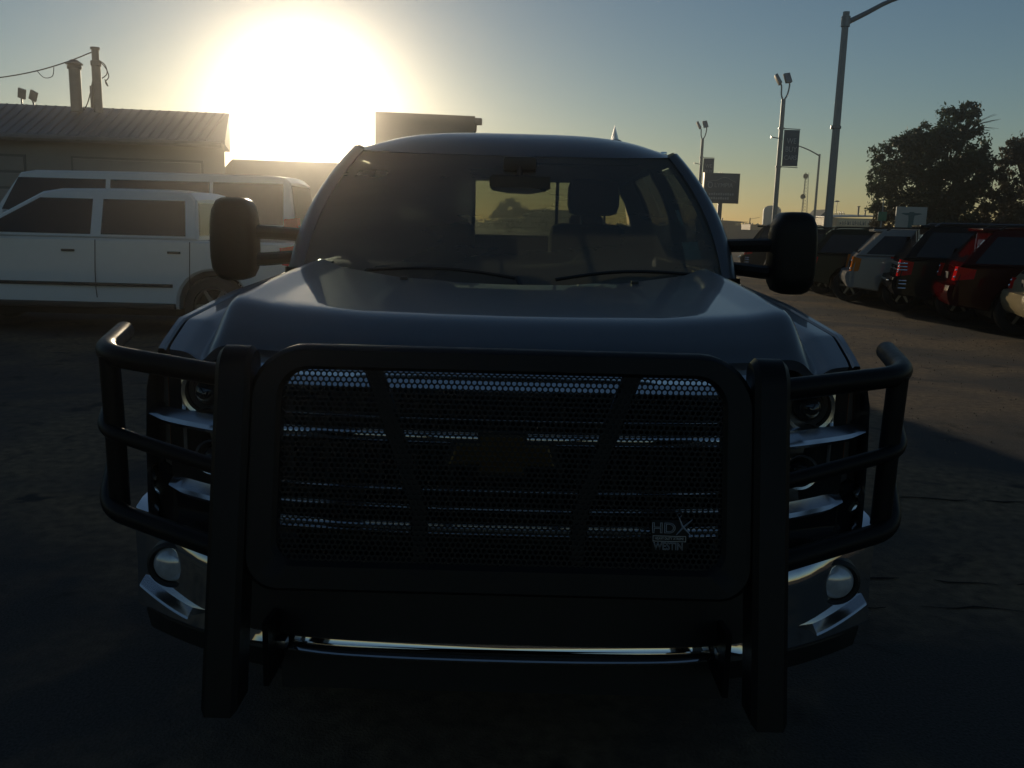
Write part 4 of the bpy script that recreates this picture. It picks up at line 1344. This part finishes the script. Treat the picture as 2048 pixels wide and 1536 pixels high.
def banner_pole(x, y, label, h, words, blabel):
    p = empty('lot_light', (x, y, 0))
    tag(p, label, 'lamp post', 'lot lamp posts with twin floodlights')
    pole_mb(h, .105, .085, 14).build('pole', 'steel', p)
    for k in (5.62, 4.10):
        MB().lathe([(.09, k - .04), (.125, k - .035), (.125, k + .035), (.09, k + .04)], (0, 0, 0), 'z', 14).build('band', 'rim', p)
        MB().tube([(.08, 0, k), (.78, 0, k - .02)], .018, 6).build('banner_arm', 'steel', p)
    MB().tube([(.1, 0, 5.2), (-.38, .0, 5.27)], .022, 6).build('cross_arm', 'steel', p)
    MB().lathe([(0, -.02), (.04, -.02), (.04, .03), (0, .03)], (-.39, 0, 5.27), 'x', 10).build('cross_arm_cap', 'rim', p)
    MB().tube([(-.02, 0, h - .02), (-.1, 0, h + .18), (-.12, 0, h + .5), (-.17, 0, h + .62)], .032, 8, sub=4).build('bracket', 'steel', p)
    MB().tube([(.02, 0, h - .02), (.14, 0, h + .2), (.2, 0, h + .55), (.17, 0, h + .68)], .032, 8, sub=4).build('bracket', 'steel', p)
    a = MB().box(-.06, .06, -.14, .14, 0, .42, .02).build('lamp_head', 'steel', p)
    a.location = (-.17, 0, h + .6); a.rotation_euler = (R(-15), R(-28), 0)
    a = MB().box(-.14, .14, -.06, .06, 0, .40, .02).build('lamp_head', 'steel', p)
    a.location = (.17, 0, h + .66); a.rotation_euler = (R(-20), R(-10), R(20))
    b = MB()
    rows = []
    for k in range(13):
        z = 5.57 - 1.44 * k / 12
        rows.append([(.13 + .64 * j / 8, .018 * math.sin(j * .9 + k * .5) * (1 if 0 < k < 12 else .2) - .005, z) for j in range(9)])
    back = [[(q[0], q[1] + .008, q[2]) for q in r_] for r_ in rows]
    b.grid(rows); b.grid([r_[::-1] for r_ in back])
    bn = b.build('banner', 'banner', None, 60)
    bn.location = (x, y, 0)
    tag(bn, blabel, 'banner', 'banners on the lot lamp posts')
    for k, wd in enumerate(words):
        text_mesh(wd, .30 if k < 2 else .25, .004, 'lettering', 'bannertext', bn, (.45, -.034, 5.12 - .33 * k), sx=.85)
    return p
banner_pole(10.70, 38, 'lot lamp post in the clear between sign and tallest street light', 6.75, ('WE', 'BUY', 'CARS'), 'larger blue banner reading WE BUY CARS on the nearer lamp post')
banner_pole(10.89, 55, 'lot lamp post rising behind the square dealer sign', 6.68, ('WE', 'BUY', 'CARS'), 'smaller blue banner showing above the square dealer sign')

sg = empty('dealer_sign', (11.05, 50, 0))
tag(sg, 'square dark blue dealer sign on one post with a car outline arc over lettering', 'sign')
MB().box(-.92, .92, -.17, .17, 2.86, 4.45, .02).build('panel', 'signblue', sg)
MB().box(-.965, -.922, -.2, .2, 2.84, 4.47, .008).build('side_edge', 'signedge', sg)
MB().box(.922, .955, -.19, .19, 2.85, 4.46, .006).build('frame', 'signblue', sg)
MB().box(-.11, .11, -.1, .1, 0, 2.86).build('post', 'signblue', sg)
MB().box(.02, .06, -.02, .02, 4.45, 4.52).build('lug', 'steel', sg)
MB().box(-.12, -.08, -.02, .02, 4.45, 4.52).build('lug', 'steel', sg)
text_mesh('O', .46, .006, 'lettering', 'signtext', sg, (-.62, -.178, 3.80), sx=.8)
text_mesh('LYMPIA', .32, .006, 'lettering', 'signtext', sg, (.10, -.178, 3.80), sx=.95)
b = MB(); b.tube([(-.78, -.178, 3.98), (-.5, -.178, 4.05), (-.25, -.178, 4.08), (.0, -.178, 4.20), (.3, -.178, 4.2), (.52, -.178, 4.08), (.75, -.178, 3.98)], .014, 6, sub=5)
b.build('car_outline', 'signtext', sg)
for k in range(2):
    b = MB()
    for j in range(11 - k * 2):
        b.box(-.66 + j * .125, -.66 + j * .125 + .08, -.178, -.172, 3.28 - k * .22, 3.38 - k * .22 + (j % 3) * .015)
    b.build('small_print', 'signtext', sg)

ts = empty('green_street_sign', (15.95, 40, .14))
ts.scale = (.91,) * 3
tag(ts, 'small green street sign on a thin post left of the trees', 'sign')
MB().box(-.21, .21, -.012, .012, 2.1, 2.52, .004).build('sign_plate', 'streetgreen', ts)
MB().tube([(-.02, .03, -.16), (.0, .03, 3.1)], .035, 8).build('post', 'steel', ts)
tb_ = empty('pale_board', (17.2, 40, .275))
tb_.scale = (.833,) * 3
tag(tb_, 'pale square board with a dark T shaped mark standing before the trees', 'sign')
MB().box(-.80, .80, -.05, .05, 1.25, 2.88, .01).build('board', 'paleboard', tb_)
b = MB(); b.prism([(-.55, 2.52), (-.45, 2.56), (-.15, 2.57), (-.1, 2.62), (.1, 2.62), (.15, 2.57), (.45, 2.56), (.55, 2.52), (.3, 2.46), (.16, 2.44), (.13, 2.2), (.16, 1.6), (.28, 1.32), (-.28, 1.32), (-.16, 1.6), (-.13, 2.2), (-.16, 2.44), (-.3, 2.46)], 'y', -.062, -.051)
b.build('mark', 'tmark', tb_)
for x in (-.6, .6):
    MB().box(x - .05, x + .05, -.0, .08, -.33, 1.25).build('post', 'steel', tb_)

# far buildings
mb_ = empty('metal_building', (33.2, 90, 0))
tag(mb_, 'distant tan corrugated metal building with dark lettering along its front', 'building')
MB().box(-2.5, 2.35, 0, 8, 0, 2.72).build('wall', 'siding', mb_)
rb = MB().box(-.05, .05, -.05, .0, 0, 2.7); rbm = rb.mesh('rib'); rbm.materials.append(M['siding'])
for k in range(26):
    o = bpy.data.objects.new('rib', rbm); COL.objects.link(o); o.parent = mb_; o.location = (-2.4 + k * .185, 0, 0)
b = MB(); b.add([(-2.6, -.25, 2.72), (2.45, -.25, 2.92), (2.45, -.25, 3.02), (-2.6, -.25, 2.80), (-2.6, 8, 2.9), (2.45, 8, 3.1), (2.45, 8, 3.2), (-2.6, 8, 3.0)],
                [(0, 1, 2, 3), (4, 7, 6, 5), (3, 2, 6, 7), (0, 4, 5, 1), (0, 3, 7, 4), (1, 5, 6, 2)]); b.build('roof', 'roofm', mb_)
MB().box(-1.55, 2.2, -.10, -.052, 1.98, 2.52, .01).build('sign_band', 'siding', mb_)
random.seed(3)
for k in range(14):
    x = -1.45 + k * .25
    hgt = random.choice((.26, .34, .40))
    b = MB(); b.box(x, x + .05, -.13, -.101, 2.06, 2.06 + hgt)
    if k % 3 != 1: b.box(x + .05, x + .15, -.13, -.101, 2.06 + random.choice((0, .15, hgt - .06)), 2.12 + random.choice((.0, .15)) + .03)
    if k % 2: b.box(x + .12, x + .17, -.13, -.101, 2.06, 2.06 + hgt * .8)
    b.build('sign_mark', 'bluegrey', mb_)
MB().box(-2.1, -1.75, -.12, -.06, 1.95, 2.62, .02).build('sign_emblem', 'orange', mb_)
for x0_, x1_ in ((-2.3, -1.95), (-.9, -.2)):
    MB().box(x0_, x1_, -.08, -.055, 0, 1.8).build('door', 'fascia', mb_)
for x, h_, r_ in ((1.05, .95, .09), (1.75, .58, .07)):
    t = MB().lathe([(0, 0), (r_, 0), (r_, h_), (r_ * 1.7, h_ + .01), (r_ * 1.7, h_ + .1), (0, h_ + .1)], (x, 2, 2.9), 'z', 12)
    t.build('vent_stack', 'flue', mb_)
b = MB(); b.lathe([(0, 0), (1.14, 0), (1.14, 3.85), (1.0, 4.15), (.6, 4.38), (.0, 4.46)], (0, 0, 0), 'z', 28)
thing_mb('storage_tank', MB().lathe([(0, 0), (1.14, 0), (1.14, 3.85), (1.0, 4.15), (.6, 4.38), (.0, 4.46)], (33.4, 120, 0), 'z', 28), 'paleboard', (33.4, 120, 0), 'distant pale round tank with a domed dark top behind a lamp post', 'tank')
gb_ = empty('gabled_house', (32.1, 95, 0))
tag(gb_, 'small distant gabled building between mirror and tallest street light', 'building')
MB().prism([(-.95, 0), (.95, 0), (.95, 2.5), (-.95, 2.5)], 'y', 0, 4).build('wall', 'bluegrey', gb_)
MB().prism([(-1.1, 2.5), (1.1, 2.5), (0.05, 3.6), (-.05, 3.6)], 'y', -.2, 4.2).build('roof', 'bluegrey', gb_)
lb = empty('low_building', (29, 115, 0))
tag(lb, 'distant low flat roofed building beside the truck pillar', 'building')
MB().box(-6, 3.6, 0, 8, 0, 1.75).build('wall', 'bluegrey', lb)
b = MB(); b.add([(-6, -.3, 2.45), (.2, -.3, 2.22), (-1.2, -.3, 2.02), (-6, -.3, 2.15), (-6, 7, 2.45), (.2, 7, 2.22), (-1.2, 7, 2.02), (-6, 7, 2.15)], [(0, 1, 2, 3), (7, 6, 5, 4), (0, 4, 5, 1), (1, 5, 6, 2), (2, 6, 7, 3), (3, 7, 4, 0)])
b.build('canopy', 'bluegrey', lb)
MB().box(-5.5, -1.4, .3, 6, 1.75, 2.1).build('upper_wall', 'bluegrey', lb)
for x, h_ in ((-2.9, .35), (.55, .38), (.95, .36)):
    MB().box(x - .07, x + .07, 1, 1.15, 1.75 if x > 0 else 2.3, (1.75 if x > 0 else 2.3) + h_).build('vent_pipe', 'flue', lb)
tag(MB().box(25.6, 27.3, 100, 104, 1.3, 1.9).build('sunlit_patch', 'orange'), 'tan block standing for a sunlit patch low beside the truck pillar', 'sunlit patch')  # added block, its orange stands for a patch of sunlight
tw = empty('radio_tower', (34.4, 110, 0))
tw.scale = (.69, .69, .72)
tag(tw, 'far slender lattice radio tower with two round dishes', 'tower')
for dx, dy in ((-.35, -.3), (.35, -.3), (0, .4)):
    MB().tube([(dx * 1.7, dy * 1.7, 0), (dx * .8, dy * .8, 11.3)], [.06, .04], 5).build('leg', 'steel', tw)
b = MB()
for k in range(22):
    z0, z1 = k * .5, k * .5 + .5
    s0, s1 = 1.7 - .9 * z0 / 11.3, 1.7 - .9 * z1 / 11.3
    c = [(-.35, -.3), (.35, -.3), (0, .4)]
    for j in range(3):
        p, q = c[j], c[(j + 1) % 3]
        b.tube([(p[0] * s0, p[1] * s0, z0), (q[0] * s1, q[1] * s1, z1)], .022, 4)
b.build('lattice', 'steel', tw)
for z, x in ((10.7, -.35), (7.4, -.55)):
    MB().lathe([(0, 0), (.3, -.08), (.42, -.3), (.42, -.05), (.2, .1), (0, .12)], (x, -.5, z), 'y', 16).build('dish', 'bluegrey', tw)
lp = empty('far_lamp', (38.3, 110, 0))
tag(lp, 'thin far lamp post with a flat mushroom head', 'lamp post')
MB().tube([(0, 0, 0), (0, 0, 4.85)], .045, 6).build('pole', 'steel', lp)
MB().lathe([(0, 5.0), (.15, 4.98), (.36, 4.84), (0, 4.80)], (0, 0, 0), 'z', 14).build('lamp_head', 'steel', lp)
cr = empty('roof_antenna', (35, 100, 0))
tag(cr, 'horizontal aerial boom on a mast above the metal building', 'antenna')
MB().tube([(-.9, 0, 3.2), (.75, 0, 3.32)], .04, 6).build('boom', 'steel', cr)
MB().tube([(.35, 0, 0), (.35, 0, 3.5)], .04, 6).build('mast', 'steel', cr)
for x in (.15, .35, .62):
    MB().tube([(x, -.3, 3.1 + x * .2), (x, .3, 3.5 + x * .1)], .05, 5).build('element', 'steel', cr)
up_ = empty('utility_pole', (30.1, 118, 0))
tag(up_, 'far wooden utility pole with a slanted wire', 'utility pole')
MB().tube([(0, 0, 0), (0, 0, 2.75)], .07, 6).build('pole', 'bark', up_)
MB().tube([(0, 0, 2.6), (1.2, 0, 2.85)], .02, 4).build('wire', 'wire', up_)

# ================================================================== TREES
def tree(name, label, pos, blobs, leaves, leafmat, lsize=(.10, .2), seed=1, trunk=.22, group=None, twigs=0, size=1.0):
    rng = np.random.default_rng(seed)
    t = empty(name, pos)
    t.scale = (size,) * 3
    tag(t, label, 'tree' if trunk > .05 else 'shrub', group)
    top = max(b_[2] for b_ in blobs)
    tr = MB()
    P = [(0, 0, 0), (.08, .02, top * .2), (-.05, .05, top * .4), (.1, 0, top * .65)]
    tr.tube(P, [trunk, trunk * .45], 10, sub=4)
    tr.build('trunk', 'bark', t)
    lm = MB()
    for bx, by, bz, br in blobs:
        s = Vector((.0, .02, max(.5, bz * .42)))
        e = Vector((bx, by, bz))
        lm.tube([s, s.lerp(e, .5) + Vector((rng.uniform(-.3, .3), rng.uniform(-.3, .3), .25)), e + Vector((0, 0, br * .4))], [trunk * .4, .02], 6, sub=4)
        for k in range(4):
            d = Vector(rng.normal(size=3)).normalized() * br * .9
            lm.tube([e, e + d * .5 + Vector((0, 0, .1)), e + d], [.03, .008], 4, sub=2)
    lm.build('limbs', 'bark', t)
    wts = np.array([b_[3] ** 2 for b_ in blobs]); wts = wts / wts.sum()
    Vs = []
    for (bx, by, bz, br), w_ in zip(blobs, wts):
        n = int(leaves * w_)
        ncl = max(6, int(26 * br))
        cd = rng.normal(size=(ncl, 3)); cd /= np.linalg.norm(cd, axis=1)[:, None]
        cc = cd * (rng.uniform(.35, 1.0, (ncl, 1)) ** .5) * br * np.array([1, 1, .92]) + np.array([bx, by, bz])
        cs = rng.uniform(.16, .34, ncl) * br ** .5
        idx = rng.integers(0, ncl, n)
        c = cc[idx] + rng.normal(size=(n, 3)) * cs[idx][:, None] * .55
        c[:, 2] = np.maximum(c[:, 2], .15)
        a = rng.normal(size=(n, 3)); a /= np.linalg.norm(a, axis=1)[:, None]
        b2 = np.cross(a, rng.normal(size=(n, 3))); b2 /= np.linalg.norm(b2, axis=1)[:, None]
        L_ = rng.uniform(lsize[0], lsize[1], n)[:, None]
        Wd = L_ * .42
        v = np.stack([c - a * L_, c + b2 * Wd, c + a * L_, c - b2 * Wd], 1)
        Vs.append(v.reshape(-1, 3))
    V = np.concatenate(Vs)
    nq = len(V) // 4
    me = bpy.data.meshes.new('crown')
    me.vertices.add(len(V)); me.vertices.foreach_set('co', V.astype(np.float32).ravel())
    me.loops.add(nq * 4); me.loops.foreach_set('vertex_index', np.arange(nq * 4, dtype=np.int32))
    me.polygons.add(nq); me.polygons.foreach_set('loop_start', np.arange(0, nq * 4, 4, dtype=np.int32)); me.polygons.foreach_set('loop_total', np.full(nq, 4, dtype=np.int32))
    me.update(calc_edges=True)
    me.materials.append(M[leafmat])
    o = bpy.data.objects.new('crown', me); COL.objects.link(o); o.parent = t
    if twigs:
        tw_ = MB()
        for k in range(twigs):
            a0 = rng.uniform(-.2, 1.0)
            s = Vector((1.6, 0, top - 1.0)); e = s + Vector((1.2 + rng.uniform(0, .8), rng.uniform(-.4, .4), .3 + rng.uniform(-.2, .7)))
            tw_.tube([s, s.lerp(e, .5) + Vector((0, 0, .15)), e], [.02, .006], 4, sub=3)
        tw_.build('bare_twigs', 'bark', t)
    return t
tree('broadleaf_tree', 'large dark broadleaf tree with a lumpy crown on the right', (20.37, 45, 0),
     [(-2.6, 0, 6.2, 1.25), (-3.0, .3, 5.0, 1.0), (-1.9, -.5, 7.1, .75), (-.8, 0, 7.0, 1.3), (.6, .3, 8.2, 1.05), (1.35, 0, 8.9, .75), (1.9, 0, 8.0, .6), (.5, -.4, 6.4, 1.6), (2.5, .2, 6.5, .95), (1.9, -.3, 5.6, 1.3),
      (-2.7, 0, 3.7, 1.0), (-1.3, 0, 4.9, 1.7), (.6, 0, 4.5, 1.8), (1.6, .2, 3.4, 1.3), (-1.8, .2, 2.5, 1.4), (.0, 0, 2.3, 1.6), (1.9, .1, 2.0, 1.2), (-.9, -.8, 3.4, 1.4)],
     38000, 'leaf', (.09, .18), 4, .28, twigs=9, size=.818)
tree('broadleaf_tree', 'brownish dark tree at the right edge with a pointed top', (25.3, 45, 0),
     [(-2.5, 0, 4.7, 1.1), (-1.2, 0, 6.0, 1.0), (-1.9, -.3, 3.1, 1.3), (.2, 0, 6.6, 1.5), (-.2, 0, 4.2, 1.8), (1.6, 0, 7.6, 1.4), (1.8, 0, 5.2, 1.8), (-1.7, 0, 6.7, .45), (-.5, 0, 2.1, 1.7), (1.8, 0, 2.4, 1.6), (-2.6, .2, 1.9, 1.0), (.6, .2, 8.2, .6)],
     27000, 'leaf2', (.09, .17), 9, .26, size=.865)
tree('shrub', 'small reddish brown shrub between green street sign and pale board', (16.4, 41, 0), [(0, 0, 1.9, .5), (-.1, 0, 1.3, .6), (.25, 0, 2.3, .35), (.2, 0, .7, .6)], 2500, 'leaf2', (.06, .12), 5, .05)
for k, (x, y, s, nm) in enumerate([(-1.0, 132, 1.0, 'round far tree seen through the truck cab, left of the rear window'), (4.6, 150, .75, 'small far tree seen through the middle of the truck cab'), (9.5, 140, .85, 'far tree hidden behind the driver headrest')]):
    tree('far_tree', nm, (x, y, 0), [(0, 0, 3.2 * s, 1.7 * s), (-1.3 * s, 0, 2.2 * s, 1.3 * s), (1.3 * s, 0, 2.3 * s, 1.4 * s), (0, 0, 1.6 * s, 1.6 * s)], 2600, 'leaf', (.2, .4), 20 + k, .2, group='far trees beyond the lot')
h = empty('far_house', (7.2, 155, 0))
tag(h, 'far low house roof seen through the truck cab', 'house')
MB().box(-6, 6, 0, 8, 0, 2.3).build('wall', 'bluegrey', h)
MB().prism([(-6.4, 2.3), (6.4, 2.3), (4.5, 3.6), (-4.5, 3.6)], 'y', -.4, 8.4).build('roof', 'bluegrey', h)
# low hedge that closes the far side of the lots
rng = np.random.default_rng(2)
n = 9000
c = np.stack([rng.uniform(-90, 150, n), 172 + rng.normal(size=n) * 1.2, np.abs(rng.normal(size=n)) * .75 + .2], 1)
c[:, 2] = np.minimum(c[:, 2] * (1 + .25 * np.sin(c[:, 0] * .21)), 1.95)
a = rng.normal(size=(n, 3)); a /= np.linalg.norm(a, axis=1)[:, None]
b2 = np.cross(a, rng.normal(size=(n, 3))); b2 /= np.linalg.norm(b2, axis=1)[:, None]
V = np.stack([c - a * .55, c + b2 * .4, c + a * .55, c - b2 * .4], 1).reshape(-1, 3)
me = bpy.data.meshes.new('far_hedge'); me.from_pydata(V.tolist(), [], np.arange(n * 4).reshape(-1, 4).tolist()); me.materials.append(M['leaf'])
o = bpy.data.objects.new('far_hedge', me); COL.objects.link(o)
tag(o, 'far low belt of scrub closing the horizon', kind='stuff')

# ================================================================== HAZE
hz = MB().box(-195, 195, -65, 195, -1, 8.9)
hm = bpy.data.materials.new('low_sun_haze'); hm.use_nodes = True
hm.node_tree.nodes.clear()
vo = hm.node_tree.nodes.new('ShaderNodeVolumePrincipled')
vo.inputs['Color'].default_value = (0.97, 0.95, 0.92, 1)
vo.inputs['Density'].default_value = HAZE_DENSITY
vo.inputs['Anisotropy'].default_value = HAZE_G
oo = hm.node_tree.nodes.new('ShaderNodeOutputMaterial')
hm.node_tree.links.new(vo.outputs[0], oo.inputs['Volume'])
ho = hz.build('haze', hm)
tag(ho, kind='stuff')
